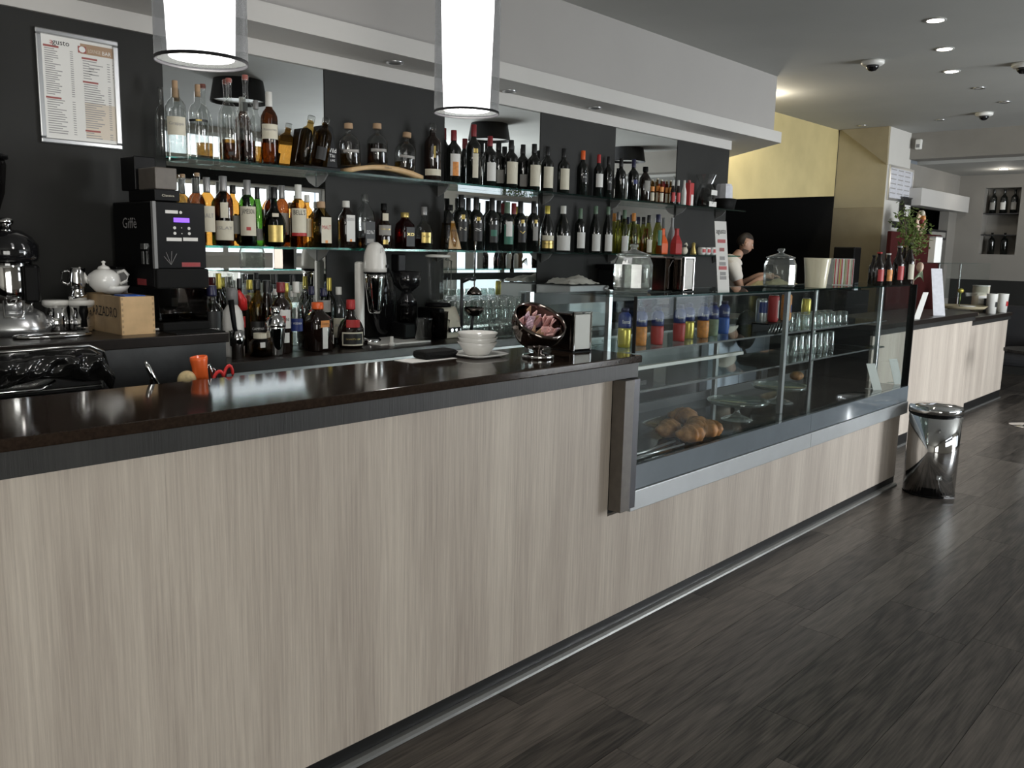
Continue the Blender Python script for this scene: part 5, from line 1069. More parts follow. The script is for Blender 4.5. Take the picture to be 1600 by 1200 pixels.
# grey steel box with cloth, black printer and cash drawer
x0_ = on_y(868, 460, 3.60).x; x1_ = on_y(925, 460, 3.60).x; ztb = on_y(895, 445, 3.6).z
gbx = thing('steel_cabinet', 'grey steel cabinet box with a rounded handle under the white cloth', 'cabinet', (x0_, 3.60, LZ)); MB().box(0, x1_-x0_, -.12, .17, 0, ztb-LZ).obj('body', 'band_light', gbx, bev=.006); MB().tube([(x1_-x0_-.03, -.13, ztb-LZ-.03), (x1_-x0_+.0, -.13, ztb-LZ-.01)], .012).obj('handle', 'aluminium', gbx)
cl = MB(); n_ = 14; vs = []; rr = random.Random(9)
for i in range(n_+1):
    for j in range(n_+1):
        u, v = i/n_*2-1, j/n_*2-1; d_ = max(abs(u), abs(v)); vs.append((u*.17+rr.uniform(-.006, .006), v*.11, .055*(1-d_**3)*(.65+.35*math.sin(u*5+v*3)*math.cos(v*4))+rr.uniform(0, .008)+.006))
cl.add(vs, [(i*(n_+1)+j, (i+1)*(n_+1)+j, (i+1)*(n_+1)+j+1, i*(n_+1)+j+1) for i in range(n_) for j in range(n_)], True)
o = cl.obj('dish_cloth', 'cloth_white'); o.location = ((x0_+x1_)/2-.01, 3.60, ztb+.001); tag(o, 'crumpled white dish cloth on the steel cabinet', 'cloth')
x0_ = on_y(905, 430, 3.68).x; x1_ = on_y(1000, 430, 3.68).x; zt_ = on_y(930, 413, 3.68).z
bm = thing('ice_crusher', 'broad black machine with slotted top behind the first glass jar', 'machine', (x0_+.1, 3.68, LZ)); MB().box(.22, x1_-x0_, -.1, .09, 0, zt_-LZ-.03).obj('body', 'black_gloss', bm, bev=.01); MB().box(.20, x1_-x0_+.01, -.11, .095, zt_-LZ-.029, zt_-LZ).obj('lid', 'black_plastic', bm, bev=.006)
MB().box(.28, x1_-x0_-.1, -.1012, -.1002, (zt_-LZ)*.6, (zt_-LZ)*.68).obj('vent', 'grey_plastic', bm)
t = thing('bar_stool', 'black bar stool with round seat glimpsed through the display case', 'stool', (6.05, 3.02, 0)); MB().cyl(.02, .03, .72, 12).obj('post', 'black_gloss', t); MB().lathe([(0, 0), (.19, 0), (.19, .012), (.03, .03), (0, .03)], 24).obj('foot', 'black_gloss', t); MB().lathe([(0, .72), (.15, .72), (.17, .75), (.16, .79), (0, .80)], 24).obj('seat', 'black_plastic', t)
MB().lathe([(0, 0), (.15, 0), (.15, .03), (0, .03)], 24, TR(.0, .14, .98)@RX(PI/2)).obj('back_pad', 'black_plastic', t); MB().tube([(0, .1, .76), (0, .17, .88)], .012).obj('back_arm', 'black_gloss', t)

# ================================================================== on the bar worktop
q = on_z(614, 565, CT_Z); wpx_ = thing('receipt_tray', 'black leather bill folder lying on a white paper sheet', 'folder', (on_z(662, 557, CT_Z).x, 2.33, CT_Z))
fo = MB().box(-.075, .085, -.03, .05, .0, .030).obj('folder', 'black_matte', wpx_, bev=.012); MB().tube([(-.05, -.031, .015), (.03, -.031, .013), (.08, -.031, .02)], .003).obj('seam', 'black_plastic', wpx_)
pp = MB().box(-.11, .11, -.045, .05, 0, .0012).obj('paper_sheet', 'paper'); pp.location = (on_z(655, 560, CT_Z).x, 2.325, CT_Z+.0003); tag(pp, 'white paper sheet under the black folder on the worktop', 'paper'); wpx_.location.z = CT_Z+.0018
q = on_z(722, 553, CT_Z); X, Yb = q.x, 2.285
pl_ = MB().lathe([(0, 0), (.075, 0), (.105, .010), (.104, .013), (.07, .004), (0, .004)], 28, sq=.9).obj('flat_plate', 'white_ceramic'); pl_.location = (X, Yb, CT_Z+.0005); tag(pl_, 'flat square white plate under the stacked bowls', 'plate')
for k in range(3):
    t = MB().lathe([(0, 0), (.042, 0), (.046, .004), (.064, .030), (.077, .050), (.0745, .051), (.062, .035), (.04, .008), (0, .008)], 32).obj('stacked_bowl', 'white_ceramic'); t.location = (X, Yb, CT_Z+.0055+.0175*k)
    tag(t, ('lowest', 'middle', 'topmost')[k]+' of three stacked white ceramic bowls', 'bowl', 'stacked white bowls')
q = on_z(843, 560, CT_Z); sb = thing('sugar_bowl', 'tilted dark chrome bowl on a footed stand full of sugar packets', 'bowl', (q.x, 2.10, CT_Z))
Rb = .104; mxb = TR(0, 0, .132)@RY(-.16)@RX(.60)
MB().lathe([(Rb*math.sin(a), -Rb*math.cos(a)) for a in [i*PI/2*1.12/12 for i in range(13)]]+[(Rb*.955*math.sin(a), -Rb*.955*math.cos(a)) for a in [PI/2*1.12*(1-i/10) for i in range(10)]], 36, mxb).obj('bowl', 'dark_chrome', sb)
MB().lathe([(0, 0), (.060, 0), (.060, .012), (.056, .016), (.02, .020), (.012, .034), (0, .034)], 28).obj('foot', 'chrome', sb)
rr = random.Random(11)
for k in range(30):
    a = 2*PI*k/30+rr.uniform(-.1, .1); rad = rr.uniform(.03, .07); kind = ('packet_pink', 'packet_pink', 'packet_brown', 'packet_mauve')[int((math.cos(a-2.6)+1)*1.9) % 4 if k % 3 else k % 4]
    mxp = mxb@TR(rad*math.cos(a), rad*math.sin(a), -.022+rr.uniform(-.01, .014))@RZ(rr.uniform(-.6, .6))@RX(rr.uniform(-.5, .5))@RY(rr.uniform(-.5, .5))
    pk = MB().box(-.014, .014, -.0025, .0025, -.030, .030).obj('packet_body', kind); pk.name = 'sugar_packet'; pk.matrix_world = TR(*sb.location)@mxp
    nm_ = {'packet_pink': 'pink and white', 'packet_brown': 'brown cane', 'packet_mauve': 'mauve'}[kind]
    tag(pk, nm_+' sugar packet in the tilted chrome bowl', 'sugar packet', nm_+' sugar packets in the bowl')
def napkin(px0, px1, ytop, ybase, z0, lab, deep=.11):
    q = on_z((px0+px1)/2, ybase, z0); t = thing('napkin_dispenser', lab, 'napkin dispenser', (q.x, q.y, z0), -.12, 'napkin dispensers')
    w_ = (px1-px0)*px_size(q)*1.25; h_ = on_y((px0+px1)/2, ytop, q.y).z-z0
    MB().box(-w_/2, w_/2, .012, deep, .004, h_-.008).obj('case', 'dark_chrome', t, bev=.006); MB().box(-w_/2, w_/2, 0, deep, 0, .0035).obj('foot_plate', 'black_plastic', t)
    for a, b in ((-w_/2, -w_/2+.008), (w_/2-.008, w_/2)): MB().box(a, b, -.004, .011, .004, h_).obj('frame_side', 'chrome', t, bev=.003)
    MB().box(-w_/2+.0082, w_/2-.0082, -.004, .011, h_-.010, h_).obj('frame_top', 'chrome', t, bev=.003)
    MB().box(-w_/2+.009, w_/2-.009, .0, .0115, .012, h_-.012).obj('napkins', 'paper', t)
napkin(893, 925, 487, 550, CT_Z, 'chrome napkin dispenser on the bar worktop beside the sugar bowl', .13)

# ================================================================== on top of the display case
def glass_jar(px, ytop, wpx, yb, lab):
    q = on_z(px, yb, TZ); q.y = min(max(q.y, GY+.09), 2.2); q.x = on_y(px, yb, q.y).x; s_ = px_size(q); r = wpx*s_/2; H = on_y(px, ytop, q.y).z-TZ
    t = thing('glass_jar', lab, 'jar', (q.x, q.y, TZ), 0, 'lidded glass jars on the display case'); Hb = H*.74
    jb = MB().open_lathe([(0, .004), (r*.9, .004), (r*.98, .012), (r, .02), (r, Hb*.78), (r*.9, Hb*.92), (r*.82, Hb)], 12); jb.sm = [False]*len(jb.sm); jb.obj('jar_body', 'pressed_glass', t)
    MB().open_lathe([(0, .010), (r*.84, .012), (r*.93, .022), (r*.93, Hb*.78), (r*.8, Hb*.95)], 24).obj('inner_wall', 'clear_glass', t)
    MB().lathe([(0, Hb+.001), (r*.88, Hb+.001), (r*.9, Hb+.008), (r*.6, Hb+H*.08), (r*.2, Hb+H*.13), (r*.14, Hb+H*.17), (r*.24, Hb+H*.21), (r*.2, H-.002), (0, H)], 24).obj('lid', 'pressed_glass', t)
    return t
glass_jar(988, 381, 60, 455, 'wide lidded glass jar at the bar end of the display case')
glass_jar(1217, 388, 49, 449, 'lidded ribbed glass jar beside the cream flower pot')
q = on_z(1049, 455, TZ); t = thing('brown_carton', 'upright dark brown transparent box with an arched print', 'box', (q.x, q.y, TZ), -.1); hh = on_y(1049, 402, q.y).z-TZ; ww = 30*px_size(q)*1.1
MB().box(-ww/2, ww/2, 0, .10, 0, hh).obj('box_body', 'dark_chrome', t, bev=.004); MB().tube([(-ww*.28, -.001, .01), (-ww*.28, -.001, hh*.7), (0, -.001, hh*.92), (ww*.28, -.001, hh*.7), (ww*.28, -.001, .01)], .0015, 6).obj('arch_print', 'ink_grey', t)
napkin(1064, 1085, 401, 456, TZ, 'chrome napkin dispenser on the display case beside the brown box', .06)
q = on_z(1131, 457, TZ); q.y = 2.0; q.x = on_y(1131, 455, 2.0).x; st = thing('menu_standee', 'narrow white card stand with red and grey print on the display case', 'card stand', (q.x, q.y, TZ), -.25)
hh = on_y(1128, 345, 2.0).z-TZ; ww = .075; cd_ = MB().add([(-ww/2, 0, 0), (ww/2, 0, 0), (ww/2-.012, .035, hh), (-ww/2-.012, .035, hh), (-ww/2, .002, 0), (ww/2, .002, 0), (ww/2-.012, .037, hh), (-ww/2-.012, .037, hh)], [(0, 1, 2, 3), (7, 6, 5, 4), (0, 4, 5, 1), (1, 5, 6, 2), (2, 6, 7, 3), (3, 7, 4, 0)]).obj('card', 'paper', st)
sl = math.atan2(.035, hh)
def onc(z): return TR(-.012*z/hh, .035*z/hh-.0012, z)@RX(-sl)
tm = MB(); text_flat(tm, 'agusto', .035, onc(hh*.86), width=.062); tm.obj('lettering', 'ink_black', cd_)
for z_, m_, w_ in ((.72, 'label_red', .05), (.60, 'menu_red', .03), (.48, 'ink_grey', .03), (.40, 'ink_grey', .04), (.34, 'label_red', .05), (.26, 'ink_grey', .035), (.20, 'ink_grey', .04)):
    MB().box(-w_/2, w_/2, -.0004, .0004, -.008, .008, onc(hh*z_)).obj('print_block', m_, cd_)
MB().box(-ww/2, ww/2, .003, .06, 0, .0025).obj('foot', 'clear_glass', st)
q = on_z(1274, 449, TZ); q.y = 2.02; q.x = on_y(1274, 449, 2.02).x; s_ = px_size(q); hh = on_y(1274, 403, 2.02).z-TZ
t = MB().lathe([(0, 0), (15.5*s_, 0), (16*s_, .004), (17*s_, hh*.35), (20*s_, hh*.93), (20.5*s_, hh), (19*s_, hh), (16*s_, hh*.4), (0, hh*.2)], 28).obj('flower_pot', 'cream_ceramic'); t.location = (q.x, q.y, TZ); tag(t, 'empty cream flared flower pot on the display case', 'flower pot')
# striped box with straws
q = Vector((on_y(1316, 444, 2.12).x, 2.12, TZ)); s_ = px_size(q); hh = on_y(1312, 404, 2.12).z-TZ; ww = 30*s_*1.1
t = thing('striped_box', 'box with colourful vertical stripes beside the cream pot', 'box', q, -.8); MB().box(-ww/2, ww/2, 0, .09, 0, hh).obj('carton', 'paper', t, bev=.002)
cols = ['leaf_pale', 'label_red', 'label_cream', 'dull_red', 'gold_foil', 'label_red', 'label_white', 'leaf', 'menu_tan', 'label_red', 'label_cream', 'leaf_pale', 'dull_red']
for k, m_ in enumerate(cols): a = -ww/2+ww*k/len(cols); MB().box(a+.0008, a+ww/len(cols)*.75, -.0008, 0, .004, hh-.003).obj('stripe', m_, t)
t = thing('card_stack', 'white paper cards standing right behind the striped box', 'cards', (q.x+ww/2+.045, q.y+.035, TZ), -.8); MB().box(-.018, .018, 0, .05, 0, hh*.94).obj('cards', 'paper', t)
GB = 'beer bottles on the display case'
for px, yt, wv, yy, lm, cp, lab in ((1353, 393, 17, 2.03, 'label_red', 'label_red', 'beer bottle with red cap and red label, leftmost on the case'), (1367, 395, 15, 2.03, 'label_orange', 'capsule_white', 'beer bottle with orange label, second from the left on the case'), (1383, 383, 17, 2.01, 'label_red', 'capsule_grey', 'taller beer bottle with narrow red label in the middle of the group'), (1391, 382, 16, 2.09, 'label_blue', 'gold_foil', 'tall beer bottle with gold cap and blue label, behind the yellow-labelled one'), (1399, 377, 16, 1.99, 'label_cream', 'capsule_grey', 'tallest beer bottle with pale yellow label beside the vase'), (1345, 398, 13, 2.11, 'label_red', 'capsule_black', 'small dark beer bottle half hidden left of the red-capped one')):
    bottle('beer_bottle', lab, 'bottle', px, yt, wv, yy, TZ, 'beer', 'brown_glass', cp, ((.12, .48, .8, lm),), None, GB)
for px, yy, lab in ((1357, 2.16, 'white-nozzled sauce bottle behind the beer, left'), (1366, 2.16, 'clear squeeze bottle with white nozzle behind the beer, right')):
    q = on_y(px, 440, yy); t = thing('sauce_bottle', lab, 'bottle', (q.x, yy-.02, TZ), 0, 'squeeze bottles'); MB().lathe([(0, 0), (.02, 0), (.022, .01), (.022, .12), (.012, .135), (0, .135)], 14).obj('body', 'white_plastic', t); MB().lathe([(0, .1355), (.011, .1355), (.003, .175), (0, .176)], 12).obj('nozzle', 'capsule_white', t)
# vase with leafy branches
q = Vector((on_y(1415, 442, 2.01).x, 2.01, TZ)); s_ = px_size(q); hh = on_y(1416, 404, 2.01).z-TZ
t = thing('leafy_vase', 'rustic brown vase with leafy green branches at the end of the case', 'plant', q); MB().lathe([(0, 0), (.05, 0), (.052, .01), (.044, hh*.5), (.048, hh*.92), (.05, hh), (.044, hh), (.04, hh*.9), (0, hh*.85)], 20).obj('vase', 'vase_brown', t)
lf = MB(); br = MB(); rr = random.Random(4)
ends = [(-.20, -.02, .30), (-.13, .05, .34), (-.05, -.06, .37), (.03, .03, .36), (.10, -.05, .28), (.17, .02, .22), (.24, -.04, .18), (.02, -.10, .24), (-.10, -.08, .24), (.12, .06, .33), (.22, -.02, .10), (-.02, .05, .42)]
for e in ends:
    e = Vector(e)*1.0; p0 = Vector((0, 0, hh*.9)); pm1 = p0.lerp(p0+Vector((e.x*.35, e.y*.35, e.z*.55)), 1); p2 = Vector((e.x, e.y, hh+e.z*.85))
    pts = [p0.lerp(pm1, a).lerp(pm1.lerp(p2, a), a) for a in (0, .25, .5, .75, 1)]; br.tube(pts, .0025, 5)
    for k in range(48):
        a = rr.uniform(.3, 1.05); c = p0.lerp(pm1, a).lerp(pm1.lerp(p2, a), a)+Vector((rr.gauss(0, .024), rr.gauss(0, .024), rr.gauss(0, .024)))
        L_ = rr.uniform(.022, .042); W__ = L_*.5; mx = Matrix.Translation(c)@RZ(rr.uniform(0, 6.3))@RX(rr.uniform(-1, 1))@RY(rr.uniform(-.8, .8))
        lf.add([(0, -L_/2, 0), (W__/2, 0, .002), (0, L_/2, 0), (-W__/2, 0, .002)], [(0, 1, 2, 3)], False, mx)
br.obj('branches', 'vase_brown', t); o = lf.obj('foliage', 'leaf', t); o['kind'] = 'stuff'
for k, (x_, y_, z_) in enumerate(((.10, -.04, .30), (.14, -.02, .34), (.02, -.06, .27))): MB().ellipsoid((x_, y_, hh+z_*.9), (.022, .018, .018), 10, 8).obj('flower', ('label_orange', 'label_cream', 'dull_red')[k], t)
MB().ellipsoid((.10, -.05, .115), (.024, .024, .034), 14, 10).obj('hanging_egg', 'egg_paint', t)
lv = MB()
for k in range(5):
    a = .4*k-.3; lv.tube([(.055, -.02, .01), (.09+.02*k, -.04, .05+.01*k), (.14+.015*k, -.05, .055-.01*k)], [.004, .008, .001], 4)
lv.obj('ribbon_leaves', 'leaf_pale', t)

# ================================================================== inside the display case
def caseX(px, py, Y): return on_y(px, py, Y).x
SHF = 1.1275
JU = [(975, 2.22, 'gold_foil', 'juice bottle with yellow base, first from the left in the case'), (1000, 2.22, 'label_orange', 'juice bottle with orange base, second from the left in the case'), (1026, 2.20, 'label_red', 'juice bottle with red base standing alone, third from the left'), (1060, 2.22, 'label_red', 'juice bottle with cherry red base, left of the tight pair'), (1074, 2.26, 'gold_foil', 'juice bottle with golden base, right of the tight pair'), (1097, 2.24, 'label_orange', 'juice bottle with peach base, sixth from the left'), (1112, 2.26, 'leaf_pale', 'juice bottle with green base, seventh from the left'), (1129, 2.28, 'blue_card', 'juice bottle with all-blue base, last of the row')]
for px, yy, bm_, lab in JU:
    X = caseX(px, 535, yy); t = thing('juice_bottle', lab, 'bottle', (X, yy, SHF), 0, 'fruit juice bottles in the display case'); H, r = .175, .030
    prof, cr, cf = SHAPES['juice']
    MB().lathe([(a*r, c*H) for a, c in prof if c <= .50]+[(0, .50*H)], 20).obj('base_sleeve', bm_, t)
    up = MB().lathe([(0, .50*H+.0003)]+[(a*r, c*H) for a, c in prof if .5 <= c < .93]+[(0, .90*H)], 20).obj('blue_sleeve', 'label_blue', t)
    MB().lathe([(0, .905*H), (r*.6, .905*H), (r*.6, H*.99), (r*.54, H), (0, H)], 16).obj('cap', 'capsule_navy', t)
    tm = MB(); text_round(tm, 'Santal', .022, r*1.0+.0015, H*.66, -PI/2-.7, width=.038); tm.obj('lettering', 'ink_white', up)
CN = [(1188, 2.17, 'aluminium', 'slim silver and blue energy drink can in the case', .135), (1206, 2.17, 'label_red', 'red soda can with white wave in the case', .150), (1226, 2.18, 'label_orange', 'orange soda can with a blue mark in the case', .150), (1257, 2.40, 'gold_foil', 'golden soda can in place of a can reflection near the pane joint', .150)]  # last entry: the reflection of a can, modelled as a solid one
for px, yy, m_, lab, H in CN:
    X = caseX(px, 515, yy); t = thing('drink_can', lab, 'can', (X, yy, SHF+.0005+(.055 if px < 1250 else 0)), 0, 'drink cans in the display case'); r = .030
    MB().lathe([(0, .002), (r*.8, 0), (r*.86, .004), (r, .014), (r, H-.014), (r*.86, H-.004), (0, H-.006)], 22).obj('can', m_, t)
    MB().lathe([(r*.80, H-.006), (r*.86, H-.001), (r*.88, H-.004)], 22).obj('rim', 'chrome', t)
    if px == 1188: MB().patch(r+.0006, H*.42, H*.85, -PI/2-1.5, -PI/2+.9, 16).obj('print', 'label_blue', t)
    if px == 1206: MB().patch(r+.0006, H*.15, H*.8, -PI/2-.1, -PI/2+.25, 6).obj('print', 'label_white', t)
    if px == 1226: MB().patch(r+.0006, H*.3, H*.6, -PI/2-.2, -PI/2+.6, 8).obj('print', 'label_blue', t)
t = thing('can_rack', 'black slanted wire grid rack carrying the soda cans in the case', 'rack', (caseX(1202, 545, 2.17), 2.17, SHF+.0005)); MB().box(-.13, .15, -.05, .05, .048, .054).obj('platform', 'black_plastic', t)
for k in range(8): MB().tube([(-.13+.036*k, -.05, .0), (-.10+.036*k, -.05, .048)], .004, 6).obj('slat', 'steel', t)
MB().box(-.13, .15, .044, .05, 0, .047).obj('rear_foot', 'black_plastic', t)
# croissant platter
q = on_z(1078, 672, DZ); t = thing('pastry_platter', 'square smoked glass platter with fluted rim on the case deck', 'platter', (3.62, 2.19, DZ+.0005), .12)
MB().lathe([(0, 0), (.12, 0), (.17, .022), (.185, .028), (.183, .031), (.165, .026), (.118, .005), (0, .005)], 32, sq=.85).obj('dish', 'amber_pale', t)
for k, (px, py, rz, lab, dz) in enumerate(((1046, 664, .4, 'leftmost croissant on the platter', 0), (1070, 655, 1.2, 'croissant at the back on top of the others', .03), (1106, 665, -.5, 'rightmost croissant on the platter', 0), (1082, 672, .1, 'front croissant facing the pane', .0), (1090, 663, .8, 'croissant in the middle of the pile', .01))):
    q = on_z(px, py+10, DZ+.03); o = MB(); n_ = 9; rings = []
    vs = []; fs_ = []
    n_ = 36
    for i in range(n_+1):
        u = -1+2*i/n_; sg_ = (abs(u)*3.6) % 1.0; rr_ = .054*max(.16, (1-abs(u)**2.2))**.7*(1.10-.30*sg_**1.5); an = u*1.15
        cx_ = .072*math.sin(an); cy_ = .072*(1-math.cos(an))*1.3
        for j in range(10):
            a = 2*PI*j/10; vs.append((cx_-rr_*math.cos(a)*math.sin(an), cy_+rr_*math.cos(a)*math.cos(an), max(.0, .036+rr_*.82*math.sin(a))))
    for i in range(n_):
        for j in range(10): fs_.append((i*10+j, i*10+(j+1) % 10, (i+1)*10+(j+1) % 10, (i+1)*10+j))
    fs_ += [tuple(range(9, -1, -1)), tuple(n_*10+j for j in range(10))]
    o.add(vs, fs_, True); ob = o.obj('croissant', 'croissant'); ob.location = (q.x, min(q.y, 2.32), DZ+.008+dz); ob.rotation_euler = (0, 0, rz); tag(ob, 'baked brown '+lab, 'croissant', 'croissants on the platter')
for k, (px, yy, lab) in enumerate(((1151, 2.13, 'footed clear glass cake stand near the croissants'), (1216, 2.22, 'footed clear glass cake stand behind the case post'))):
    X = caseX(px, 655 if not k else 640, yy); t = thing('cake_stand', lab, 'cake stand', (X, yy, DZ+.0005), 0, 'glass cake stands'); 
    MB().lathe([(0, 0), (.082, 0), (.083, .004), (.06, .014), (.022, .028), (.012, .045), (.016, .075), (.03, .085), (0, .085)], 28).obj('foot', 'pressed_glass', t)
    MB().lathe([(0, .0855), (.15, .088), (.158, .104), (.155, .105), (.147, .093), (0, .090)], 40).obj('plate', 'pressed_glass', t)
    MB().open_lathe([(.157, .102), (.160, .105), (.156, .108), (.153, .105), (.157, .102)], 40).obj('beaded_rim', 'pressed_glass', t)
ob = MB().ellipsoid((0, 0, .028), (.05, .04, .028)).obj('bun', 'croissant'); ob.location = (caseX(1248, 610, 2.22), 2.24, DZ+.106); tag(ob, 'golden bun on the rear cake stand', 'bun')
for px, py, lab, m_, dx in ((1371, 612, 'white folded price card leaning in the right half of the case', 'paper', -.03), (1404, 600, 'mint tinted folded price card beside the white one', 'leaf_pale', -.02)):
    X = caseX(px, py, 2.0); t = thing('price_card', lab, 'card', (X, 2.0, DZ+.0005), -.5, 'folded price cards in the case'); 
    vs = [(-.035, 0, 0), (.035, 0, 0), (.035+dx, .05, .17), (-.035+dx, .05, .17)]
    MB().add(vs+[(v[0], v[1]+.0015, v[2]) for v in vs], [(0, 1, 2, 3), (7, 6, 5, 4), (0, 4, 5, 1), (1, 5, 6, 2), (2, 6, 7, 3), (3, 7, 4, 0)]).obj('card_front', 'paper', t)
    MB().box(-.035, .035, .052, .075, 0, .002).obj('card_foot', 'paper', t)
# small upturned glasses in the right half
tg = thing('shot_tumbler', 'x', 'glass', (0, 0, 0), 0, 'small tumblers on the upper case shelf'); MB().open_lathe([(.034, 0), (.035, .003), (.030, .07), (.027, .075), (0, .075)], 14).obj('bowl', 'pressed_glass', tg)
first = True
for j in range(2):
    for k in range(7):
        o = tg if first else copy_tree(tg); first = False
        o.location = (4.95+.095*k, 2.20+.10*j, SHF+.0005); o['label'] = 'small clear tumbler in the rows on the upper shelf, right half of the case'
t2 = thing('tall_tumbler', 'x', 'glass', (0, 0, 0), 0, 'tall tumblers on the lower case shelf'); MB().open_lathe([(.030, 0), (.031, .003), (.028, .12), (.026, .125), (0, .125)], 14).obj('bowl', 'pressed_glass', t2)
first = True
for k in range(7):
    o = t2 if first else copy_tree(t2); first = False
    o.location = (4.9+.09*k, 2.24, .9485); o['label'] = 'tall clear tumbler in the row on the lower shelf, right half of the case'
# ================================================================== pedal bin
q0, q1 = on_z(1421, 776, 0), on_z(1495, 778, 0); cxb = on_z(1458, 770, 0)
bn = thing('pedal_bin', 'tall cylindrical polished steel pedal bin standing before the case end', 'bin', (6.0, 1.72, 0), -.75)
rB = 75*px_size((6.0, 1.72, .4))/2; hB = on_y(1470, 630, 1.72).z
MB().lathe([(0, .012), (rB, .012), (rB, hB-.045), (0, hB-.045)], 48).obj('barrel', 'chrome', bn); MB().lathe([(0, 0), (rB*.98, 0), (rB*1.01, .006), (rB*.99, .0118), (0, .0118)], 48).obj('base_ring', 'black_plastic', bn)
MB().lathe([(rB*1.005, hB-.060), (rB*1.03, hB-.056), (rB*1.03, hB-.046), (rB, hB-.0445), (0, hB-.0445)], 48).obj('collar', 'black_plastic', bn)
MB().lathe([(0, hB-.044), (rB*1.04, hB-.044), (rB*1.045, hB-.02), (rB*.99, hB-.004), (rB*.7, hB+.006), (0, hB+.012)], 48).obj('lid', 'chrome', bn)
MB().cbox((-.02, rB+.01, hB-.05), (.06, .03, .05)).obj('hinge', 'black_plastic', bn, bev=.006)
MB().tube([(.0, -rB*.9, .02), (.0, -rB-.04, .025), (.02, -rB-.055, .025)], .008, 8).cbox((.01, -rB-.05, .026), (.07, .035, .010)).obj('pedal', 'chrome', bn)
# ================================================================== things on the cash desk and service counter
D1Z, D2Z = 1.0505, .9755
def desk(px, py, Y, z): q = on_y(px, py, Y); return (q.x, Y, z)
t = thing('price_strip', 'long narrow grey printed card strip standing on the cash desk', 'card stand', desk(1468, 490, 2.38, D1Z), -.6); hh = on_y(1462, 420, 2.38).z-D1Z
vs = [(-.06, 0, 0), (.06, 0, 0), (.03, .06, hh), (-.08, .06, hh)]; MB().add(vs+[(v[0], v[1]+.003, v[2]) for v in vs], [(0, 1, 2, 3), (7, 6, 5, 4), (0, 4, 5, 1), (1, 5, 6, 2), (2, 6, 7, 3), (3, 7, 4, 0)]).obj('card', 'paper_grey', t); MB().box(-.06, .06, .004, .07, 0, .003).obj('foot', 'clear_glass', t)
t = thing('white_strip', 'white folded strip leaning at the edge of the cash desk by the case', 'card', desk(1433, 490, 2.36, D1Z), -.6); MB().add([(-.03, 0, 0), (.03, 0, 0), (.13, .05, .22), (.08, .05, .22), (-.03, .003, 0), (.03, .003, 0), (.13, .053, .22), (.08, .053, .22)], [(0, 1, 2, 3), (7, 6, 5, 4), (0, 4, 5, 1), (1, 5, 6, 2), (2, 6, 7, 3), (3, 7, 4, 0)]).obj('card', 'paper', t)
# glass guard on posts with a white lightbox sign
gx0 = on_y(1455, 415, 2.75).x; gx1 = on_y(1525, 411, 2.75).x; gz = on_y(1490, 412, 2.75).z
t = thing('glass_guard', 'glass spit guard on thin steel posts over the cash desk', 'glass guard', (gx0, 2.75, D1Z-.0)); MB().box(0, gx1-gx0, -.15, .15, gz-D1Z, gz-D1Z+.008).obj('top_glass', 'shelf_glass', t); MB().box(0, gx1-gx0, -.15, -.144, .12, gz-D1Z-.001).obj('front_glass', 'pane', t)
for x_ in (.25, gx1-gx0-.55): MB().cyl(.012, 0, gz-D1Z-.001, 10, TR(x_, .0, 0)).obj('post', 'steel', t)
q = on_y(1461, 391, 2.72); t = thing('white_sign', 'blank white upright sign panel standing on the glass guard', 'sign', (q.x, 2.72, gz+.0085)); hh = on_y(1461, 372, 2.72).z-gz; MB().box(-.10, .10, -.03, .03, 0, hh).obj('panel', 'paper', t, bev=.004); MB().box(-.11, .11, -.035, .035, hh+.0003, hh+.008).obj('cap_rail', 'aluminium', t)
t = thing('serving_tray', 'dark round serving tray with a small dish and yellow-headed flower stem', 'tray', desk(1500, 486, 2.62, D1Z)); MB().lathe([(0, 0), (.22, 0), (.25, .03), (.245, .03), (.215, .006), (0, .006)], 28).obj('tray', 'wainscot', t)
MB().tube([(-.05, 0, .008), (-.04, 0, .10), (-.05, 0, .17)], .006).obj('stem', 'leaf', t); MB().ellipsoid((-.05, 0, .18), (.03, .03, .025)).obj('flower_head', 'gold_foil', t); MB().lathe([(0, .007), (.05, .007), (.09, .03), (.086, .03), (0, .012)], 18, TR(.02, -.05, 0)).obj('dish', 'white_ceramic', t)
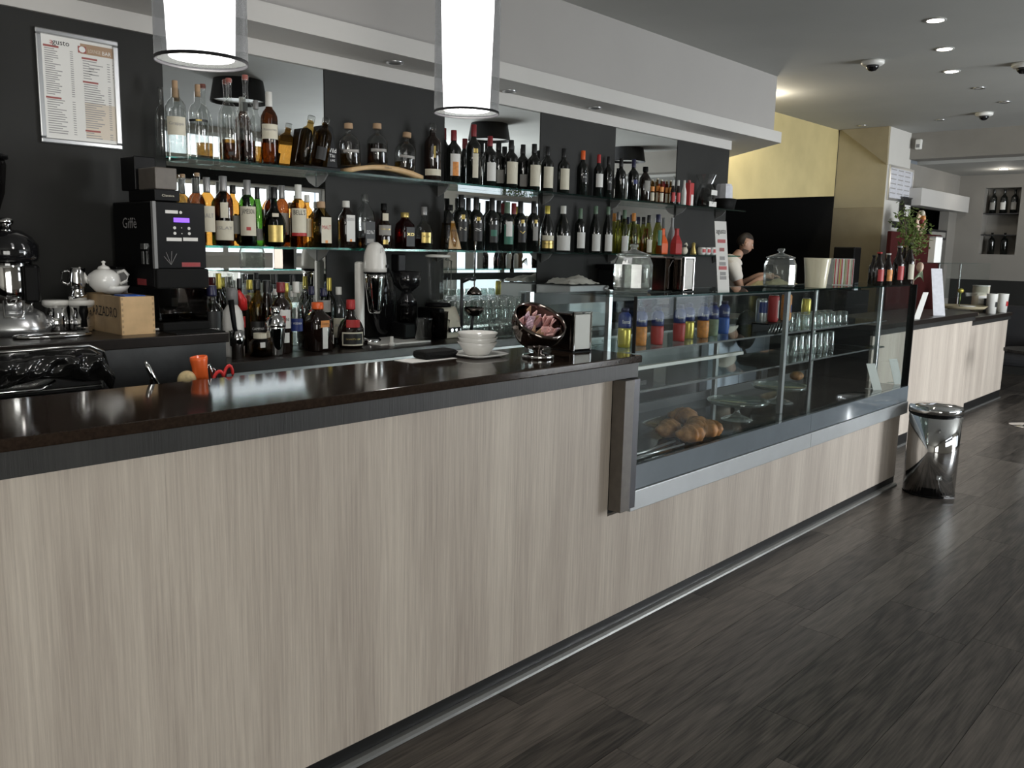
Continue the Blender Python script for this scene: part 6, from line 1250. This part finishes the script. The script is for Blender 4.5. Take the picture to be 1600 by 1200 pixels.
# pieces on the far service counter
for px, py0, py1, wpx, yy, lab, kind in ((1530, 482, 442, 24, 2.72, 'tall canister with brown sugar and white band on the service counter', 'can'), (1544, 486, 465, 12, 2.60, 'small cube with cream label beside the canister', 'cube'), (1547, 497, 466, 16, 2.50, 'white printed cup stack at the edge, left one', 'cup'), (1564, 495, 466, 16, 2.49, 'white printed cup stack with red dot, right one', 'cup2')):
    q = on_y(px, py0, yy); s_ = px_size(q); r = wpx*s_/2; H = (py0-py1)*s_; t = thing('canister' if kind == 'can' else 'label_cube' if kind == 'cube' else 'paper_cup_stack', lab, 'canister' if kind == 'can' else 'box' if kind == 'cube' else 'cup', (q.x, yy, D2Z), 0, 'paper cup stacks' if 'cup' in kind else None)
    if kind == 'can': MB().lathe([(0, 0), (r, 0), (r, H*.96), (0, H*.96)], 22).obj('body', 'label_cream', t); MB().patch(r+.002, H*.3, H*.6, -3.1, 0).obj('band', 'paper', t); MB().lathe([(0, H*.961), (r*1.03, H*.961), (r*1.03, H), (0, H)], 22).obj('lid', 'white_plastic', t)
    elif kind == 'cube': MB().box(-r, r, -r, r, 0, H).obj('carton', 'black_matte', t, bev=.004); MB().box(-r*.6, r*.9, -r-.002, -r-.0005, H*.05, H*.6).obj('label', 'label_cream', t)
    else:
        MB().lathe([(0, 0), (r*.85, 0), (r, H*.96), (r*1.06, H), (r*.9, H), (0, H*.9)], 20).obj('cup', 'white_plastic', t)
        MB().patch(r*.97, H*.35, H*.6, -2.2, -1.4).obj('print', 'label_red' if kind == 'cup2' else 'label_black', t)
# ================================================================== pillar and back room
def pic(nm, lab, cat, px0, py0, px1, py1, frame, face, lines=0):
    a, b = on_y(px0, py0, 3.785), on_y(px1, py1, 3.785); t = thing(nm, lab, cat, (a.x, 3.797, b.z)); w_, h_ = b.x-a.x, a.z-b.z; f_ = .03
    for q in ((0, w_, 0, f_), (0, w_, h_-f_, h_), (0, f_, f_, h_-f_), (w_-f_, w_, f_, h_-f_)): MB().box(q[0], q[1], -.02, 0, q[2], q[3]).obj('frame_bar', frame, t)
    s = MB().box(f_, w_-f_, -.012, -.002, f_, h_-f_).obj('sheet', face, t)
    for k in range(lines):
        for c in range(3): MB().box(f_+w_*(.04+.29*c), f_+w_*(.26+.29*c), -.0130, -.0122, h_*(.9-.8*k/lines)-h_*.03, h_*(.9-.8*k/lines)).obj('print_block', 'ink_grey', s)
pic('menu_board', 'large pale blue framed price board on the white side of the pillar', 'board', 1391, 257, 1423, 318, 'aluminium', 'paper_grey', 6)
pic('framed_picture', 'small dark picture in a white frame low on the pillar', 'picture', 1392, 341, 1411, 361, 'white_plastic', 'label_black')
q = on_y(1417, 325, 3.74); t = thing('bottle_poster', 'dark tapering hanging banner with a pale label shape by the doorway', 'banner', (q.x, 3.74, on_y(1420, 385, 3.74).z)); hh = q.z-t.location.z+.12
MB().box(-.12, .12, -.006, 0, 0, hh).obj('cloth', 'dark_wall', t); MB().box(-.10, .10, -.008, -.0065, hh*.62, hh*.85).obj('print', 'label_white', t); MB().tube([(-.14, -.003, hh), (.14, -.003, hh)], .01).obj('rod', 'dark_metal', t)
a, b = on_y(1394, 361, 3.35), on_y(1465, 440, 3.35)
t = thing('red_cabinet', 'dark red back-room cabinet panel behind the plant', 'cabinet', (a.x, 3.35, 0)); MB().box(0, b.x-a.x, 0, .05, 0, a.z).obj('body', 'dark_red_box', t, bev=.01); MB().box(b.x-a.x-.02, b.x-a.x+.01, -.015, -.001, .3, a.z-.05).obj('edge_trim', 'aluminium', t)
q = on_y(1442, 350, 3.36); t = thing('round_clock', 'small round painted plate standing on the red cabinet', 'plate', (q.x, 3.40, a.z)); MB().lathe([(0, 0), (.13, 0), (.13, .03), (0, .03)], 24, TR(0, 0, .132)@RX(PI/2)).obj('disc', 'egg_paint', t); MB().lathe([(0, 0), (.07, 0), (.07, .006), (0, .006)], 20, TR(0, -.031, .132)@RX(PI/2)).obj('face', 'label_orange', t)
q = on_y(1485, 365, 3.6); t = thing('wall_sign', 'narrow dark wall sign beside the doorway', 'sign', (q.x, 3.78, q.z)); MB().box(-.35, .35, -.03, 0, -.08, .05).obj('board', 'dark_metal', t, bev=.005); MB().box(-.3, .3, -.0322, -.0305, -.05, .02).obj('print', 'label_grey', t)
for k in range(3):
    yy = NY1-.09-.13*k; zz = NZ0+.62*(NZ1-NZ0)+.0005
    t = thing('wine_bottle', ('left', 'middle', 'right')[k]+' wine bottle on the upper shelf of the far wall niche', 'bottle', (FAR_X+.12, yy, zz), 0, 'bottles in the far niche'); P_ = [(a*.045, c*.33) for a, c in SHAPES['bord'][0]]; MB().lathe(P_, 14).obj('glass_body', 'wine_glass_dark', t); MB().patch(.046, .05, .15, PI-.8, PI+.8).obj('label', 'label_white' if k == 1 else 'label_grey', t)
for k in range(2):
    t = thing('wine_bottle', ('left', 'right')[k]+' wine bottle at the bottom of the far wall niche', 'bottle', (FAR_X+.12, NY1-.12-.16*k, NZ0+.0005), 0, 'bottles in the far niche'); MB().lathe([(a*.045, c*.30) for a, c in SHAPES['bord'][0]], 14).obj('glass_body', 'wine_glass_dark', t)
# dark lounge chair and table foot cut by the right edge
q = on_x(1592, 470, 11.6); t = thing('lounge_chair', 'black upholstered lounge chair at the right picture edge', 'chair', (11.7, q.y, 0)); MB().box(-.28, .28, -.28, .28, .30, .44).obj('seat', 'sofa', t, bev=.05); MB().box(.20, .32, -.28, .28, .445, 1.0).obj('backrest', 'sofa', t, bev=.05)
for sx in (-.22, .22):
    for sy in (-.22, .22): MB().cyl(.02, 0, .299, 8, TR(sx, sy, 0)).obj('leg', 'dark_metal', t)
for s in (-1, 1): MB().box(-.25, .195, s*.31-.04, s*.31+.04, .25, .62).obj('armrest', 'sofa', t, bev=.03)
q = on_z(1602, 664, 0); t = thing('table_base', 'chrome round table foot just cut by the right edge', 'table', (q.x, q.y-.08, 0)); MB().lathe([(0, 0), (.22, 0), (.22, .01), (.05, .03), (.03, .05), (0, .05)], 28).obj('foot', 'chrome', t); MB().cyl(.03, .05, .70, 14).obj('column', 'chrome', t); MB().cyl(.33, .7005, .725, 32).obj('table_top', 'black_plastic', t)
q = on_x(1588, 610, FAR_X-.3)
# black register on the kitchen side behind the striped box
q = on_y(1325, 400, 3.62); t = thing('register', 'black receipt printer with pale slot in front of the pillar', 'printer', (q.x, 3.62, 1.2)); s_ = px_size(q)
MB().box(-14*s_, 14*s_, -.1, .12, 0, on_y(1327, 386, 3.62).z-1.2).obj('housing', 'black_plastic', t, bev=.01); MB().box(-3*s_, 12*s_, -.102, -.1005, .0, .08).obj('slot', 'paper_grey', t)
t = thing('kitchen_pass', 'dark pass counter on the kitchen side behind the display case', 'counter', (0, 0, 0)); MB().box(7.0, 10.4, 3.95, 4.25, 1.14, 1.2).box(7.05, 10.35, 4.0, 4.2, 0, 1.139).obj('counter_body', 'black_matte', t); t2 = thing('pass_shelf', 'dark shelf unit carrying the receipt printer before the pillar', 'shelf', (0, 0, 0)); X = on_y(1325, 400, 3.62).x; MB().box(X-.3, X+.3, 3.48, 3.78, 0, 1.1995).obj('unit_body', 'black_matte', t2)
# yellowish cloth heap on the pass
cl = MB(); n_ = 14; vs = []; rr = random.Random(2)
for i in range(n_+1):
    for j in range(n_+1):
        u, v = i/n_*2-1, j/n_*2-1; d_ = max(abs(u), abs(v)); vs.append((u*.42, v*.13, .10*(1-d_**2.5)*(.7+.3*math.sin(u*4+1)*math.cos(v*5))+rr.uniform(0, .012)+.004))
cl.add(vs, [(i*(n_+1)+j, (i+1)*(n_+1)+j, (i+1)*(n_+1)+j+1, i*(n_+1)+j+1) for i in range(n_) for j in range(n_)], True)
o = cl.obj('cloth_heap', 'cloth_yellow'); q = on_y(1212, 435, 4.1); o.location = (q.x, 4.1, 1.2005); tag(o, 'heap of yellowish cloth in front of the man', 'cloth')

# ================================================================== the man behind the pass
hp = on_y(1164, 381, 4.42)        # centre of the head
MF = thing('person', 'person in a white T-shirt with short dark hair leaning over the kitchen pass, head bowed', 'person', (hp.x, 4.42, 0), math.atan2(-.73, .68))
# local frame: +X forward (towards picture right), Z up, Y left of the figure
def skin(nm, verts, edges, radii, m_, par, root=0, sub=2):
    me = bpy.data.meshes.new(nm); me.from_pydata(verts, edges, []); o = bpy.data.objects.new(nm, me); COL.objects.link(o); o.parent = par; me.materials.append(M(m_))
    s = o.modifiers.new('skin', 'SKIN'); s.use_smooth_shade = True
    for i, r in enumerate(radii): me.skin_vertices[0].data[i].radius = (r, r) if not isinstance(r, tuple) else r
    for i in range(len(verts)): me.skin_vertices[0].data[i].use_root = (i == root)
    sb_ = o.modifiers.new('sub', 'SUBSURF'); sb_.levels = sub; sb_.render_levels = sub
    return o
HC = Vector((0, 0, hp.z)); NB = Vector((-.075, 0, hp.z-.13)); CH = Vector((-.17, 0, hp.z-.31)); WA = Vector((-.22, 0, hp.z-.62)); PE = Vector((-.23, 0, .92))
V_ = [PE, WA, CH, NB, NB.lerp(HC, .55)]; E_ = [(0, 1), (1, 2), (2, 3), (3, 4)]; Rr = [(.15, .12), (.135, .11), (.145, .11), (.056, .056), (.05, .05)]
for s in (1, -1):
    n = len(V_); sh_ = CH+Vector((.0, s*.20, .09)); el_ = sh_+Vector((.10, s*.05, -.27)); wrp = Vector((.20, s*.12, 1.335)); V_ += [sh_, el_, wrp, wrp+Vector((.075, -s*.01, -.005)), wrp+Vector((.10, -s*.01, -.01))]
    E_ += [(2, n), (n, n+1), (n+1, n+2), (n+2, n+3), (n+3, n+4)]; Rr += [.062, .044, .028, (.040, .018), (.036, .014)]
    n2 = len(V_); hip = PE+Vector((0, s*.10, -.06)); V_ += [hip, Vector((-.21, s*.12, .50)), Vector((-.25, s*.12, .09)), Vector((-.12, s*.13, .035))]; E_ += [(0, n2), (n2, n2+1), (n2+1, n2+2), (n2+2, n2+3)]; Rr += [.09, .06, .042, .038]
body = skin('body', [tuple(v) for v in V_], E_, Rr, 'skin', MF)
for s in (1, -1):
    for k, L_ in enumerate((.055, .075, .08, .072, .058)):
        b0 = Vector((.20, s*.12, 1.335))+Vector((.085, -s*.01, -.005)); yo = (k-2)*.017*s
        if k == 0: a0 = b0+Vector((-.05, -s*.03, 0)); pts = [a0, a0+Vector((.025, -s*.025, -.005)), a0+Vector((.05, -s*.028, -.018))]
        else: a0 = b0+Vector((0, yo, 0)); pts = [a0, a0+Vector((L_*.5, yo*.2, .004)), a0+Vector((L_, yo*.3, -.016))]
        skin('finger', [tuple(v) for v in pts], [(0, 1), (1, 2)], [.010, .009, .007], 'skin', body)
# head with face
hd_ = MB(); seg, rings = 24, 18; vs = []
for i in range(rings+1):
    ph = PI*i/rings; zc = -math.cos(ph); rs = math.sin(ph)
    for k in range(seg):
        a = 2*PI*k/seg; x = rs*math.cos(a)*.098; y = rs*math.sin(a)*.076; z = zc*.125
        if z < -.02 and x > 0: x *= 1-.10*(-z-.02)/.1
        if z < -.03: y *= 1-.35*(-z-.03)/.1; x += .012
        if z < -.03 and x < 0: x *= .62
        vs.append((x, y, z))
fs_ = [(i*seg+k, i*seg+(k+1) % seg, (i+1)*seg+(k+1) % seg, (i+1)*seg+k) for i in range(rings) for k in range(seg)]
hd_.add(vs, fs_, True); bow = RY(.32); HM = Matrix.Translation(HC)@bow@Matrix.Scale(.86, 4)
head = hd_.obj('head', 'skin', body); head.matrix_local = HM
MB().add([(.088, -.013, .0), (.088, .013, .0), (.09, 0, .035), (.118, -.014, -.022), (.118, .014, -.022), (.092, 0, -.03)], [(0, 3, 2), (1, 2, 4), (2, 3, 4), (3, 5, 4), (0, 5, 3), (1, 4, 5)], True).obj('nose', 'skin', head)
MB().ellipsoid((.085, 0, -.058), (.012, .026, .007), 12, 8).obj('mouth', 'dull_red', head)
for s in (1, -1):
    MB().ellipsoid((.082, s*.032, .012), (.010, .014, .008), 10, 8).obj('eye', 'white_ceramic', head); MB().ellipsoid((.090, s*.032, .034), (.006, .020, .005), 10, 6).obj('eyebrow', 'hair', head)
    MB().ellipsoid((-.005, s*.077, -.005), (.018, .009, .030), 10, 8).obj('ear', 'skin', head)
hr = MB(); vs2 = [(v[0]*1.07-.006, v[1]*1.08, v[2]*1.06+.006) for v in vs]
ff = [f for f in fs_ if all((vs[i][2] > .055 or (vs[i][2] > -.07 and vs[i][0] < -.012 and vs[i][2] > .12*vs[i][0]+(-.05))) for i in f)]
hr.add(vs2, ff, True).obj('hair', 'hair', head)
bd_ = MB(); vs3 = [(v[0]*1.03, v[1]*1.03, v[2]*1.02) for v in vs]
ff = [f for f in fs_ if all(vs[i][2] < -.045 and vs[i][0] > -.02 and not (vs[i][0] > .07 and vs[i][2] > -.075) for i in f)]
bd_.add(vs3, ff, True).obj('beard', 'beard', head)
# T-shirt and trousers over the body
VT = [PE+Vector((0, 0, .05)), WA, CH, NB+Vector((-.012, 0, .012))]; VT.insert(3, CH.lerp(NB, .55)+Vector((-.02, 0, 0))); ET = [(0, 1), (1, 2), (2, 3), (3, 4)]; RT = [(.165, .135), (.150, .125), (.172, .136), (.175, .14), (.095, .09)]
for s in (1, -1):
    n = len(VT); sh_ = CH+Vector((0, s*.20, .09)); el_ = sh_+Vector((.10, s*.05, -.27)); VT += [sh_, sh_.lerp(el_, .65)]; ET += [(2, n), (n, n+1)]; RT += [.078, .070]
skin('t_shirt', [tuple(v) for v in VT], ET, RT, 'shirt', body)
VP = [PE+Vector((0, 0, .06))]; EP = []; RP = [(.16, .13)]
for s in (1, -1):
    n = len(VP); VP += [PE+Vector((0, s*.10, -.06)), Vector((-.21, s*.12, .50)), Vector((-.25, s*.12, .12))]; EP += [(0, n), (n, n+1), (n+1, n+2)]; RP += [.105, .078, .06]
skin('trousers', [tuple(v) for v in VP], EP, RP, 'trousers', body)
